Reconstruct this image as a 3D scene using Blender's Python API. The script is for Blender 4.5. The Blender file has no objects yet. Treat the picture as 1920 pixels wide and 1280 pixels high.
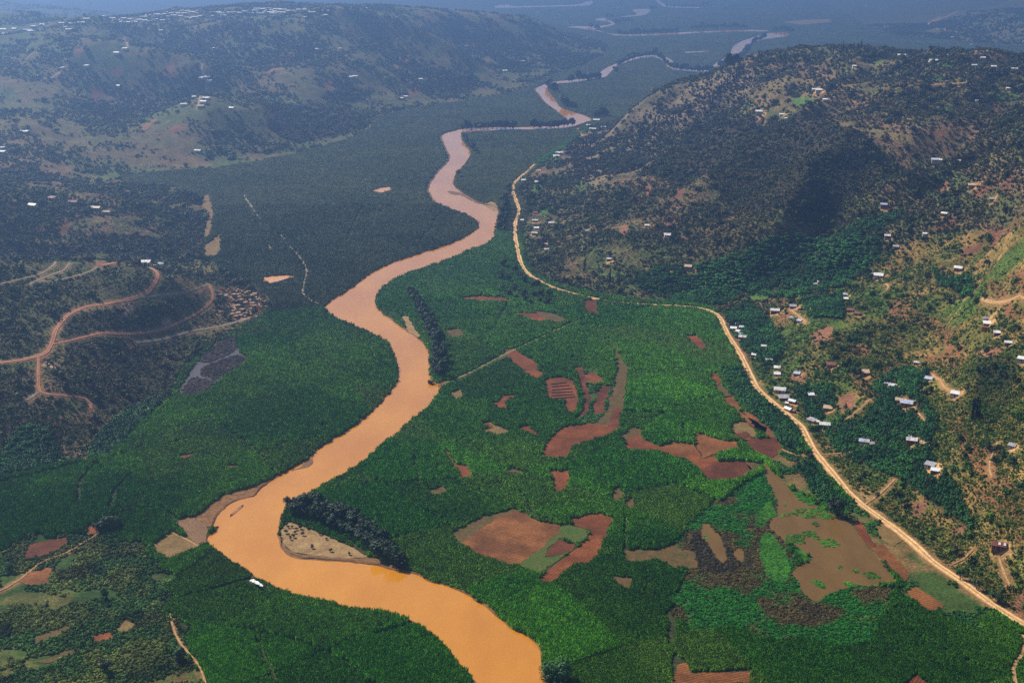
import bpy, math, random
import numpy as np
from mathutils import Vector, Matrix
from mathutils.geometry import tessellate_polygon

rad = math.radians
SC = bpy.context.scene
COL = SC.collection
random.seed(7)
RNG = np.random.default_rng(7)

# ------------------------------------------------------------------ camera, world, sun, exposure
F, CAM_H = 2318.0, 350.0                       # focal length in photo pixels, flying height in metres
PITCH = math.atan(750 / F)
cam = bpy.data.cameras.new('camera')
cam.sensor_width = 36.0
cam.lens = 36.0 * F / 1920
cam.clip_start, cam.clip_end = 1.0, 40000.0
cam_ob = bpy.data.objects.new('camera', cam)
cam_ob.location = (0, 0, CAM_H)
cam_ob.rotation_euler = (math.pi / 2 - PITCH, 0, 0)
COL.objects.link(cam_ob)
SC.camera = cam_ob

SUN_EL, SUN_AZ = 42.0, -48.0                   # azimuth measured from +Y, clockwise
world = bpy.data.worlds.new('World')
SC.world = world
world.use_nodes = True
wn = world.node_tree
bg = wn.nodes['Background']
sky = wn.nodes.new('ShaderNodeTexSky')
sky.sky_type = 'NISHITA'
sky.sun_disc = False
sky.sun_elevation = rad(SUN_EL)
sky.sun_rotation = rad(SUN_AZ)
sky.altitude = 1500
wn.links.new(sky.outputs[0], bg.inputs[0])
bg.inputs[1].default_value = 0.07
sun = bpy.data.lights.new('sun', 'SUN')
sun.energy = 5.0
sun.angle = rad(0.53)
sun.color = (1.0, 0.91, 0.76)
sun_ob = bpy.data.objects.new('sun', sun)
sd = Vector((math.sin(rad(SUN_AZ)) * math.cos(rad(SUN_EL)), math.cos(rad(SUN_AZ)) * math.cos(rad(SUN_EL)), math.sin(rad(SUN_EL))))
sun_ob.rotation_euler = sd.to_track_quat('Z', 'Y').to_euler()
sun_ob.location = (0, 0, 900)
COL.objects.link(sun_ob)
HAZE_DENSITY = 2.15e-4
HAZE_G = 0.75
HAZE_COLOR = (0.31, 0.53, 1.0, 1)
SC.view_settings.view_transform = 'Standard'
SC.view_settings.look = 'None'
SC.view_settings.exposure = 0.7
SC.view_settings.gamma = 1.0
SC.view_settings.use_curve_mapping = False
SC.cycles.use_denoising = False
SC.cycles.max_bounces = 4
SC.cycles.diffuse_bounces = 2
SC.cycles.volume_bounces = 0
SC.cycles.volume_max_steps = 64

# ------------------------------------------------------------------ pixel <-> ground helpers
CP, SP = math.cos(PITCH), math.sin(PITCH)
def ray(px, py):
    px, py = np.asarray(px, float), np.asarray(py, float)
    dx = px - 960
    up = 640 - py
    return dx, F * CP + up * SP, -F * SP + up * CP
def plane(px, py, h=0.0):
    dx, dy, dz = ray(px, py)
    t = (h - CAM_H) / dz
    return dx * t, dy * t

# ------------------------------------------------------------------ noise
def hash2(i, j, seed):
    n = (i.astype(np.int64) * 374761393 + j.astype(np.int64) * 668265263 + seed * 1274126177) & 0xFFFFFFFF
    n = ((n ^ (n >> 13)) * 1274126177) & 0xFFFFFFFF
    n = ((n ^ (n >> 16)) * 2246822519) & 0xFFFFFFFF
    return ((n ^ (n >> 15)) & 0xFFFFFF) / float(0xFFFFFF)
def vnoise(x, y, seed=0):
    xi, yi = np.floor(x), np.floor(y)
    fx, fy = x - xi, y - yi
    fx = fx * fx * (3 - 2 * fx); fy = fy * fy * (3 - 2 * fy)
    a = hash2(xi, yi, seed); b = hash2(xi + 1, yi, seed)
    c = hash2(xi, yi + 1, seed); d = hash2(xi + 1, yi + 1, seed)
    return (a * (1 - fx) + b * fx) * (1 - fy) + (c * (1 - fx) + d * fx) * fy
def fbm(x, y, s, seed=0, oct=4):
    r, a, t = 0.0, 0.5, 0.0
    for k in range(oct):
        r = r + a * vnoise(x / s, y / s, seed + k * 17); t += a
        s, a = s * 0.5, a * 0.55
    return r / t
def sstep(a, b, x):
    t = np.clip((x - a) / (b - a), 0, 1)
    return t * t * (3 - 2 * t)

# ------------------------------------------------------------------ polygon helpers
def inpoly(x, y, P):
    P = np.asarray(P)
    res = np.zeros(x.shape, bool)
    lo, hi = P.min(0), P.max(0)
    m = (x >= lo[0]) & (x <= hi[0]) & (y >= lo[1]) & (y <= hi[1])
    if not m.any():
        return res
    xs, ys = x[m], y[m]
    r = np.zeros(xs.shape, bool)
    n = len(P)
    for i in range(n):
        x0, y0 = P[i]; x1, y1 = P[(i + 1) % n]
        if y0 == y1:
            continue
        c = ((y0 > ys) != (y1 > ys)) & (xs < (x1 - x0) * (ys - y0) / (y1 - y0) + x0)
        r ^= c
    res[m] = r
    return res
def dist_line(x, y, P, closed=False, limit=None):
    P = np.asarray(P)
    d = np.full(x.shape, 1e9)
    n = len(P)
    for i in range(n if closed else n - 1):
        a, b = P[i], P[(i + 1) % n]
        if limit is not None:
            m = (x > min(a[0], b[0]) - limit) & (x < max(a[0], b[0]) + limit) & (y > min(a[1], b[1]) - limit) & (y < max(a[1], b[1]) + limit)
            if not m.any():
                continue
        else:
            m = slice(None)
        ab = b - a
        L = ab @ ab + 1e-12
        t = np.clip(((x[m] - a[0]) * ab[0] + (y[m] - a[1]) * ab[1]) / L, 0, 1)
        dd = np.hypot(x[m] - a[0] - t * ab[0], y[m] - a[1] - t * ab[1])
        d[m] = np.minimum(d[m], dd)
    return d
def chaikin(P, closed=False, n=2):
    P = [np.asarray(p, float) for p in P]
    for _ in range(n):
        Q = []
        m = len(P)
        if not closed:
            Q.append(P[0])
        for i in range(m if closed else m - 1):
            a, b = P[i], P[(i + 1) % m]
            Q += [a * .75 + b * .25, a * .25 + b * .75]
        if not closed:
            Q.append(P[-1])
        P = Q
    return np.array(P)

# ------------------------------------------------------------------ terrain heights: hills round a flat valley floor
RIGHT_FOOT = [(2300,1420),(1990,1215),(1880,1140),(1790,1075),(1720,1022),(1650,968),(1600,930),(1545,868),(1515,822),(1470,772),
 (1425,728),(1400,688),(1378,640),(1362,600),(1335,575),(1280,565),(1200,563),(1120,552),(1050,535),(1000,510),(985,480),(978,440),
 (990,395),(972,355),(1000,318),(1060,275),(1105,240),(1200,212),(1350,190),(1550,172),(1800,160),(2300,150),(2300,90),(1880,84),
 (1760,74),(1680,66),(1620,48),(1580,25),(1540,5),(1500,-20),(1480,-60)]
LEFT_FOOT = [(-600,-60),(-600,-8),(0,-5),(300,-8),(600,-5),(860,2),(960,22),(1010,45),(1060,60),(1110,72),(1140,85),(1130,105),
 (1085,125),(1030,142),(1000,160),(940,178),(850,192),(760,205),(700,222),(700,238),(660,258),(560,288),(480,303),(400,316),(300,322),
 (225,330),(235,345),(330,350),(372,368),(392,400),(382,440),(384,478),(420,505),(470,530),(512,562),(495,588),(440,620),(378,660),
 (338,700),(322,745),(262,800),(218,842),(170,862),(100,873),(0,893),(-300,950),(-900,1100),(-900,1500),(2300,1500)]
FOOT = np.array([plane(*p) for p in RIGHT_FOOT + LEFT_FOOT])
FOOT_W = np.column_stack([FOOT[:, 0] / FOOT[:, 1], np.log(FOOT[:, 1])])

HC = [  # (photo x, photo y, height): crests, spurs and gullies
 (-300,500,60),(-100,492,62),(50,490,62),(150,490,60),(230,494,54),(300,505,44),(400,530,25),(450,560,14),(250,600,32),(100,640,38),
 (0,680,38),(150,720,22),(60,800,14),(300,660,16),(380,590,18),(-300,750,35),(100,482,5),(300,482,4),(0,470,12),(-300,480,10),
 (0,400,45),(100,385,42),(200,375,30),(300,380,15),(150,440,22),(300,430,10),(0,350,45),(100,345,30),(-300,380,70),
 (100,330,15),(60,300,25),(150,290,20),(-200,300,60),(45,245,40),(150,240,35),(250,280,15),(350,280,20),(420,260,25),(450,220,45),
 (400,200,65),(385,150,95),(370,110,115),(330,105,112),(250,160,70),(320,175,60),(200,230,32),(150,260,25),(230,90,125),(160,150,85),
 (100,200,50),(30,200,45),(60,140,75),(110,90,105),(0,120,85),(-200,120,90),(-300,60,130),
 (0,57,130),(100,47,140),(250,30,150),(420,12,165),(520,6,170),(620,13,165),(700,11,160),(800,15,148),(900,22,125),(960,32,92),(1010,45,45),
 (480,60,140),(520,80,125),(590,95,108),(640,100,100),(700,108,85),(760,130,60),(850,160,25),(470,130,75),(520,170,50),(560,205,30),
 (640,185,35),(600,150,68),(700,160,45),(780,180,20),(560,240,25),(480,260,25),(620,235,12),(700,60,118),(800,60,112),(900,60,95),
 (960,80,60),(1000,100,25),(860,110,60),(780,90,85),(920,130,25),(1050,100,10),(0,12,80),(60,14,75),(150,27,30),(-300,8,90),
 (1105,238,2),(1150,215,35),(1200,192,60),(1300,152,110),(1400,121,148),(1500,98,172),(1570,91,182),(1700,98,180),(1800,103,180),
 (1920,108,180),(2100,110,185),(1570,150,165),(1500,200,135),(1400,250,98),(1300,250,82),(1200,270,45),(1300,350,62),(1200,400,35),
 (1100,400,22),(1100,300,22),(1050,450,12),(1150,500,14),(1300,450,40),(1250,520,18),(1350,520,24),(1400,400,72),(1400,470,44),
 (1500,330,98),(1500,420,68),(1560,430,71),(1620,360,99),(1680,310,122),(1760,260,136),(1480,490,36),(1430,520,26),(1590,395,78),
 (1650,345,106),(1750,285,134),(1850,235,154),(1920,205,166),(1700,400,92),(1800,400,110),(1900,400,128),(1700,480,62),(1800,500,78),
 (1900,500,98),(1600,480,50),(1600,560,34),(1700,580,45),(1800,600,55),(1900,600,72),(1500,600,20),(1450,650,9),(1600,680,22),
 (1700,700,33),(1800,720,42),(1900,740,52),(1600,800,12),(1700,850,18),(1800,880,26),(1900,900,36),(1750,960,10),(1850,1000,18),
 (1920,1050,16),(1920,1120,8),(2100,1100,40),(2100,800,80),(2100,500,130),(2100,250,185),
 (1920,60,45),(1850,40,40),(1750,30,25),(1920,0,90),(1700,5,25),(2100,30,90)]
ctrl = []
for px, py, h in HC:
    x, y = plane(px, py, h)
    ctrl.append((x / y, math.log(y), h))
for px, y, h in [(60,4200,25),(250,4400,20),(420,4500,20),(620,4500,20),(800,4500,20),(-200,4200,25),(900,4600,10),
                 (1300,2450,25),(1500,2400,40),(1700,2350,45),(1900,2350,50),(2100,2350,60)]:
    ctrl.append(((px - 960) / F, math.log(y), h))
for p in FOOT_W[::1]:
    if p[1] < math.log(9000):
        ctrl.append((p[0], p[1], 0.0))
ctrl = np.array(ctrl)
def kern(d2):
    return 0.5 * d2 * np.log(d2 + 1e-9)
n = len(ctrl)
D2 = (ctrl[:, None, 0] - ctrl[None, :, 0]) ** 2 + (ctrl[:, None, 1] - ctrl[None, :, 1]) ** 2
A = np.zeros((n + 3, n + 3))
A[:n, :n] = kern(D2) + np.eye(n) * 1e-4
A[:n, n] = 1; A[:n, n + 1:] = ctrl[:, :2]; A[n, :n] = 1; A[n + 1:, :n] = ctrl[:, :2].T
TPS = np.linalg.solve(A, np.concatenate([ctrl[:, 2], np.zeros(3)]))

NU, NV = 640, 900
U0, U1 = -0.68, 0.68
V0, VM, V1 = math.log(260), math.log(3600), math.log(17000)
us = np.linspace(U0, U1, NU)
NVa = 780
vs = np.concatenate([np.linspace(V0, VM, NVa, endpoint=False), np.linspace(VM, V1, NV - NVa)])
UU, VV = np.meshgrid(us, vs)
YY = np.exp(VV); XX = UU * YY
def warp_height(u, v):
    z = np.full(u.shape, TPS[n])
    z = z + TPS[n + 1] * u + TPS[n + 2] * v
    for i in range(n):
        z += TPS[i] * kern((u - ctrl[i, 0]) ** 2 + (v - ctrl[i, 1]) ** 2)
    return z
# evaluate on a coarse grid, then interpolate
cu = np.linspace(U0, U1, 161); cv = np.linspace(V0, V1, 241)
CU, CV = np.meshgrid(cu, cv)
CZ = warp_height(CU, CV)
def bil(G, gu0, gu1, gv0, gv1, u, v):
    nv, nu = G.shape
    a = np.clip((u - gu0) / (gu1 - gu0) * (nu - 1), 0, nu - 1.001)
    b = np.clip((v - gv0) / (gv1 - gv0) * (nv - 1), 0, nv - 1.001)
    i = a.astype(int); j = b.astype(int)
    fa, fb = a - i, b - j
    return (G[j, i] * (1 - fa) + G[j, i + 1] * fa) * (1 - fb) + (G[j + 1, i] * (1 - fa) + G[j + 1, i + 1] * fa) * fb
ZT = bil(CZ, U0, U1, V0, V1, UU, VV)
IN_VALLEY = inpoly(XX, YY, FOOT)
DF = dist_line(UU, VV, FOOT_W, closed=True, limit=0.12)
DF = np.where(IN_VALLEY, 0, np.minimum(DF, 0.12))
fac = sstep(0.0, 0.07, DF)
ridge = 1 - np.abs(2 * fbm(XX, YY, 260, 31, 4) - 1) * 2
far = sstep(7.45, 7.8, VV)
gully = 1 - np.abs(2 * fbm(XX + 160 * vnoise(XX / 300, YY / 300, 3), YY, 620, 57, 3) - 1) * 2.6
det = (fbm(XX, YY, 420, 11, 5) - 0.5) * 0.38 + (ridge - 0.6) * 0.10 + far * (np.clip(gully, -0.6, 1) - 0.35) * 0.62 * (1 - sstep(115, 160, ZT))
rgt = sstep(0.0, 0.08, UU) * (1 - sstep(7.75, 7.85, VV))
wob = 90 * (fbm(XX, YY, 140, 41, 2) - .5)
gr = 1 - np.abs(2 * vnoise((XX * .82 - YY * .57 + wob) / 150, (XX * .57 + YY * .82) / 420, 63) - 1) * 2
gr2 = 1 - np.abs(2 * fbm(XX + wob, YY, 110, 64, 2) - 1) * 2
det = det + rgt * ((gr - .3) * .22 + (gr2 - .4) * .17) * (1 - .6 * sstep(135, 170, ZT)) * sstep(8, 35, ZT)
HOLLOW = np.clip(far * (1 - sstep(-.35, .25, gully)) * sstep(.25, .6, fac) + rgt * (1 - sstep(-.55, -.05, gr)) * sstep(20, 40, ZT), 0, 1)
CREST = [[(1105,238,2),(1150,215,35),(1200,192,60),(1300,152,110),(1400,121,148),(1500,98,172),(1570,91,182),(1700,98,180),(1920,108,180),(2100,110,185)],
         [(-300,60,130),(0,57,130),(100,47,140),(250,30,150),(420,12,165),(520,6,170),(620,13,165),(700,11,160),(800,15,148),(900,22,125),(960,32,92),(1010,45,45)]]
for cr in CREST:
    cw = []
    for a_, b_, h_ in cr:
        x_, y_ = plane(a_, b_, h_); cw.append((x_ / y_, math.log(y_)))
    det = det * (0.06 + 0.94 * sstep(0.01, 0.08, dist_line(UU, VV, cw)))
ZZ = fac * np.maximum(ZT, 0) * (1 + det) + fac * (fbm(XX, YY, 60, 5, 3) - 0.5) * 6 * sstep(4, 40, ZT)
ZZ = np.maximum(ZZ, 0)
ZZ = np.where(IN_VALLEY, 0, ZZ)
HILL = (~IN_VALLEY) & (DF > 0.004)

def zat(x, y):
    x, y = np.asarray(x, float), np.asarray(y, float)
    u = x / y; v = np.log(np.maximum(y, 100))
    a = np.clip((u - U0) / (U1 - U0) * (NU - 1), 0, NU - 1.001)
    b = np.where(v < VM, (v - V0) / (VM - V0) * NVa, NVa + (v - VM) / (V1 - VM) * (NV - NVa - 1))
    b = np.clip(b, 0, NV - 1.001)
    i = a.astype(int); j = b.astype(int)
    fa, fb = a - i, b - j
    return (ZZ[j, i] * (1 - fa) + ZZ[j, i + 1] * fa) * (1 - fb) + (ZZ[j + 1, i] * (1 - fa) + ZZ[j + 1, i + 1] * fa) * fb
def grid_at(G, x, y):
    u = x / y; v = np.log(np.maximum(y, 100))
    a = np.clip((u - U0) / (U1 - U0) * (NU - 1), 0, NU - 1).round().astype(int)
    b = np.where(v < VM, (v - V0) / (VM - V0) * NVa, NVa + (v - VM) / (V1 - VM) * (NV - NVa - 1))
    return G[np.clip(b, 0, NV - 1).round().astype(int), a]
MARCH = np.exp(np.linspace(math.log(300), math.log(16500), 2600))
def hit(pts):
    """where the sight lines through these photo points meet the ground"""
    pts = np.asarray(pts, float).reshape(-1, 2)
    out = np.zeros((len(pts), 3))
    for k, (px, py) in enumerate(pts):
        dx, dy, dz = ray(px, py)
        y = MARCH
        x = y * (dx / dy); z = CAM_H + y * (dz / dy)
        g = zat(x, y)
        idx = np.argmax(z <= g)
        if z[idx] > g[idx]:
            idx = len(y) - 1
        if idx > 0:
            a = z[idx - 1] - g[idx - 1]; b = z[idx] - g[idx]
            t = a / (a - b + 1e-9) if idx < len(y) - 1 else 1
            yy = y[idx - 1] + (y[idx] - y[idx - 1]) * t
        else:
            yy = y[0]
        xx = yy * (dx / dy)
        out[k] = (xx, yy, zat(xx, yy))
    return out
def hit1(px, py):
    return hit([(px, py)])[0]

# ------------------------------------------------------------------ materials
MATS = {}
def new_mat(name):
    m = bpy.data.materials.new(name)
    m.use_nodes = True
    MATS[name] = m
    nt = m.node_tree
    return m, nt, nt.nodes['Principled BSDF']
def nd(nt, t, **kw):
    x = nt.nodes.new(t)
    for k, v in kw.items():
        setattr(x, k, v)
    return x
def noise_node(nt, scale, detail=4, rough=0.6, vec=None):
    t = nd(nt, 'ShaderNodeTexNoise')
    t.inputs['Scale'].default_value = scale
    t.inputs['Detail'].default_value = detail
    t.inputs['Roughness'].default_value = rough
    if vec is not None:
        nt.links.new(vec, t.inputs['Vector'])
    return t
def ramp(nt, fac, stops):
    r = nd(nt, 'ShaderNodeValToRGB')
    e = r.color_ramp.elements
    while len(e) < len(stops):
        e.new(0.5)
    for k, (p, c) in enumerate(stops):
        e[k].position = p
        e[k].color = (*c, 1) if len(c) == 3 else c
    nt.links.new(fac, r.inputs[0])
    return r.outputs[0]
def mixc(nt, mode, a, b, fac=1.0):
    m = nd(nt, 'ShaderNodeMix', data_type='RGBA', blend_type=mode)
    if isinstance(fac, float):
        m.inputs[0].default_value = fac
    else:
        nt.links.new(fac, m.inputs[0])
    for sock, v in ((m.inputs[6], a), (m.inputs[7], b)):
        if isinstance(v, tuple):
            sock.default_value = (*v, 1)
        else:
            nt.links.new(v, sock)
    return m.outputs[2]
def bump_node(nt, h, strength, dist, bsdf):
    b = nd(nt, 'ShaderNodeBump')
    b.inputs['Strength'].default_value = strength
    b.inputs['Distance'].default_value = dist
    nt.links.new(h, b.inputs['Height'])
    nt.links.new(b.outputs[0], bsdf.inputs['Normal'])

def mat_noise(name, c1, c2, scale=0.3, rough=0.9, spec=0.15, bump=0.0, bdist=0.3, fine=None, wave=None):
    """two tones mixed by world-space noise, optional furrow waves"""
    m, nt, b = new_mat(name)
    g = nd(nt, 'ShaderNodeNewGeometry')
    t = noise_node(nt, scale, 5, 0.65, g.outputs['Position'])
    col = ramp(nt, t.outputs[0], [(0.33, c1), (0.67, c2)])
    if fine:
        t2 = noise_node(nt, fine, 3, 0.7, g.outputs['Position'])
        v = ramp(nt, t2.outputs[0], [(0.3, (0.62,) * 3), (0.7, (1.3,) * 3)])
        col = mixc(nt, 'MULTIPLY', col, v)
    if wave:
        w = nd(nt, 'ShaderNodeTexWave')
        w.inputs['Scale'].default_value = wave[0]
        w.inputs['Distortion'].default_value = 4.0
        w.inputs['Detail Scale'].default_value = 0.4
        mp = nd(nt, 'ShaderNodeMapping')
        mp.inputs['Rotation'].default_value[2] = rad(wave[1])
        nt.links.new(g.outputs['Position'], mp.inputs[0])
        nt.links.new(mp.outputs[0], w.inputs[0])
        bump_node(nt, w.outputs[1], 0.5, 0.3, b)
        col = mixc(nt, 'MULTIPLY', col, ramp(nt, w.outputs[1], [(0.1, (0.86,) * 3), (0.6, (1.05,) * 3)]))
        t3 = noise_node(nt, 0.035, 3, 0.6, g.outputs['Position'])
        col = mixc(nt, 'MULTIPLY', col, ramp(nt, t3.outputs[0], [(0.38, (0.68,) * 3), (0.62, (1.22,) * 3)]))
    elif bump:
        bump_node(nt, t.outputs[0], bump, bdist, b)
    nt.links.new(col, b.inputs['Base Color'])
    b.inputs['Roughness'].default_value = rough
    b.inputs['Specular IOR Level'].default_value = spec
    return m

def mat_foliage(name, rough=0.55, spec=0.25, vary=(0.45, 1.55)):
    """leaf colour carried by every plant (tint), varied plant by plant"""
    m, nt, b = new_mat(name)
    at = nd(nt, 'ShaderNodeAttribute', attribute_type='INSTANCER', attribute_name='tint')
    oi = nd(nt, 'ShaderNodeObjectInfo')
    v = ramp(nt, oi.outputs['Random'], [(0.0, (vary[0],) * 3), (1.0, (vary[1],) * 3)])
    lf = nd(nt, 'ShaderNodeAttribute', attribute_type='GEOMETRY', attribute_name='leaf')
    col = mixc(nt, 'MULTIPLY', at.outputs['Color'], v)
    col = mixc(nt, 'MULTIPLY', col, lf.outputs['Color'])
    nt.links.new(col, b.inputs['Base Color'])
    b.inputs['Roughness'].default_value = rough
    b.inputs['Specular IOR Level'].default_value = spec
    return m
def mat_tree(name, c, rough=0.6):
    m, nt, b = new_mat(name)
    oi = nd(nt, 'ShaderNodeObjectInfo')
    v = ramp(nt, oi.outputs['Random'], [(0.0, (0.7,) * 3), (1.0, (1.3,) * 3)])
    lf = nd(nt, 'ShaderNodeAttribute', attribute_type='GEOMETRY', attribute_name='leaf')
    col = mixc(nt, 'MULTIPLY', (c[0], c[1], c[2]), v)
    col = mixc(nt, 'MULTIPLY', col, lf.outputs['Color'])
    nt.links.new(col, b.inputs['Base Color'])
    b.inputs['Roughness'].default_value = rough
    b.inputs['Specular IOR Level'].default_value = 0.2
    return m

# terrain: colour of soil and turf carried per vertex, broken up by fine noise
m, nt, b = new_mat('land')
at = nd(nt, 'ShaderNodeAttribute', attribute_type='GEOMETRY', attribute_name='albedo')
g = nd(nt, 'ShaderNodeNewGeometry')
t1 = noise_node(nt, 0.55, 4, 0.7, g.outputs['Position'])
t2 = noise_node(nt, 0.06, 5, 0.7, g.outputs['Position'])
v1 = ramp(nt, t1.outputs[0], [(0.3, (0.45,) * 3), (0.7, (1.5,) * 3)])
v2 = ramp(nt, t2.outputs[0], [(0.3, (0.6,) * 3), (0.7, (1.35,) * 3)])
col = mixc(nt, 'MULTIPLY', mixc(nt, 'MULTIPLY', at.outputs['Color'], v1), v2)
nt.links.new(col, b.inputs['Base Color'])
b.inputs['Roughness'].default_value = 0.95
b.inputs['Specular IOR Level'].default_value = 0.05
bump_node(nt, t1.outputs[0], 0.8, 0.8, b)

def mat_water(name, c1, c2, scale, rough, spec):
    m, nt, b = new_mat(name)
    g = nd(nt, 'ShaderNodeNewGeometry')
    mp = nd(nt, 'ShaderNodeMapping')
    mp.inputs['Scale'].default_value = (1, 0.45, 1)
    nt.links.new(g.outputs['Position'], mp.inputs[0])
    t = noise_node(nt, scale, 4, 0.6, mp.outputs[0])
    col = ramp(nt, t.outputs[0], [(0.3, c1), (0.7, c2)])
    nt.links.new(col, b.inputs['Base Color'])
    b.inputs['Roughness'].default_value = rough
    b.inputs['Specular IOR Level'].default_value = spec
    t2 = noise_node(nt, 0.9, 3, 0.6, g.outputs['Position'])
    bump_node(nt, t2.outputs[0], 0.035, 0.2, b)
    return m
mat_water('river_water', (0.44, 0.168, 0.007), (0.55, 0.230, 0.015), 0.022, 0.08, 0.6)
mat_water('pond_water', (0.110, 0.060, 0.014), (0.150, 0.085, 0.022), 0.05, 0.4, 0.12)
mat_water('orange_pond_water', (0.58, 0.27, 0.08), (0.64, 0.30, 0.09), 0.05, 0.25, 0.5)
mat_water('dark_bog_water', (0.055, 0.044, 0.036), (0.08, 0.062, 0.05), 0.1, 0.35, 0.3)

mat_noise('red_soil', (0.135, 0.038, 0.010), (0.20, 0.060, 0.017), 0.09, fine=0.8, wave=(0.19, 35))
mat_noise('dark_soil', (0.085, 0.024, 0.009), (0.135, 0.040, 0.014), 0.10, fine=0.8, wave=(0.21, -50))
mat_noise('brown_soil', (0.145, 0.052, 0.014), (0.215, 0.082, 0.024), 0.08, fine=0.7, wave=(0.17, 70))
mat_noise('stubble', (0.13, 0.082, 0.024), (0.21, 0.130, 0.048), 0.10, fine=0.9, bump=0.5)
mat_noise('scrubby_soil', (0.055, 0.055, 0.014), (0.13, 0.066, 0.022), 0.16, fine=0.6, bump=0.7)
mat_noise('sand', (0.20, 0.12, 0.048), (0.34, 0.22, 0.10), 0.12, fine=0.9, bump=0.4)
mat_noise('mud', (0.13, 0.064, 0.024), (0.20, 0.105, 0.042), 0.10, rough=0.7, fine=0.7, bump=0.4)
mat_noise('bank_soil', (0.12, 0.055, 0.020), (0.23, 0.115, 0.042), 0.25, fine=0.9, bump=0.7)
mat_noise('road_dirt', (0.36, 0.19, 0.075), (0.54, 0.31, 0.13), 0.12, fine=0.6, bump=0.4)
mat_noise('road_ruts', (0.62, 0.38, 0.17), (0.78, 0.52, 0.26), 0.2, fine=0.8, bump=0.4)
mat_noise('red_ruts', (0.44, 0.19, 0.10), (0.58, 0.28, 0.16), 0.2, fine=0.8, bump=0.4)
mat_noise('red_track', (0.27, 0.11, 0.058), (0.40, 0.17, 0.09), 0.15, fine=0.6, bump=0.4)
mat_noise('footpath', (0.32, 0.18, 0.075), (0.44, 0.27, 0.12), 0.3, fine=0.9, bump=0.3)
mat_noise('pale_track', (0.22, 0.19, 0.13), (0.32, 0.27, 0.19), 0.2, fine=0.7, bump=0.3)
mat_noise('grassy_track', (0.10, 0.13, 0.035), (0.24, 0.20, 0.08), 0.2, fine=0.6, bump=0.3)
mat_noise('weed_mat', (0.018, 0.085, 0.008), (0.045, 0.165, 0.012), 0.10, fine=0.7, bump=0.6)
mat_noise('bog_plants', (0.030, 0.022, 0.024), (0.055, 0.040, 0.036), 0.3, fine=0.9, bump=0.6)
mat_noise('meadow', (0.035, 0.085, 0.010), (0.085, 0.090, 0.018), 0.15, fine=0.7, bump=0.5)
mat_noise('tree_bark', (0.07, 0.045, 0.03), (0.12, 0.08, 0.05), 1.5)
mat_noise('boat_wood', (0.46, 0.27, 0.17), (0.58, 0.36, 0.24), 1.0, fine=2.0)
mat_noise('white_sheet', (0.80, 0.78, 0.74), (0.88, 0.86, 0.82), 0.6, rough=0.5)
mat_noise('dark_wood', (0.03, 0.02, 0.015), (0.06, 0.035, 0.025), 1.0)
ROOFS = {'white': ((0.66, 0.66, 0.66), (0.80, 0.80, 0.79)), 'blue': ((0.40, 0.47, 0.62), (0.52, 0.58, 0.70)),
         'grey': ((0.28, 0.28, 0.30), (0.40, 0.40, 0.42)), 'rust': ((0.15, 0.050, 0.035), (0.23, 0.085, 0.055)),
         'tan': ((0.46, 0.32, 0.20), (0.56, 0.41, 0.27)), 'dark': ((0.10, 0.08, 0.08), (0.16, 0.13, 0.13))}
WALLS = {'mud': ((0.34, 0.17, 0.08), (0.44, 0.24, 0.12)), 'brick': ((0.20, 0.07, 0.045), (0.28, 0.11, 0.07)),
         'cream': ((0.58, 0.46, 0.26), (0.68, 0.56, 0.34)), 'blue': ((0.05, 0.08, 0.24), (0.07, 0.11, 0.30)),
         'pale': ((0.46, 0.40, 0.34), (0.58, 0.52, 0.45))}
for k, (a, c) in ROOFS.items():
    mm = mat_noise('roof_' + k, a, c, 0.35, rough=0.45, spec=0.4, fine=1.4)
    nt = mm.node_tree; bs = nt.nodes['Principled BSDF']; src = bs.inputs['Base Color'].links[0].from_socket
    g = nd(nt, 'ShaderNodeNewGeometry')
    t = noise_node(nt, 0.22, 4, 0.7, g.outputs['Position'])
    rust = ramp(nt, t.outputs[0], [(0.54, (0, 0, 0)), (0.66, (0.75,) * 3)])
    nt.links.new(mixc(nt, 'MIX', src, (0.26, 0.13, 0.075), rust), bs.inputs['Base Color'])
for k, (a, c) in WALLS.items():
    mat_noise('wall_' + k, a, c, 0.5, fine=1.6)
mat_noise('hut_thatch', (0.22, 0.14, 0.09), (0.40, 0.27, 0.18), 0.15, fine=1.2)
mat_noise('door_wood', (0.05, 0.03, 0.02), (0.09, 0.05, 0.03), 1.0)
m, nt, b = new_mat('window_glass')
b.inputs['Base Color'].default_value = (0.03, 0.035, 0.045, 1)
b.inputs['Roughness'].default_value = 0.15
mat_foliage('cane_leaves', 0.6, 0.05, (0.62, 1.4))
mat_foliage('scrub_leaves', 0.6, 0.08, (0.5, 1.6))
mat_foliage('banana_leaves', 0.55, 0.08, (0.5, 1.7))
mat_tree('broad_crown', (0.013, 0.036, 0.011))
mat_tree('far_crown', (0.008, 0.020, 0.008))
mat_tree('slim_crown', (0.008, 0.019, 0.009))
mat_tree('green_crown', (0.024, 0.060, 0.013))
mat_tree('bamboo_crown', (0.022, 0.085, 0.012))
mat_tree('bare_brush', (0.09, 0.06, 0.03))

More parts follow.
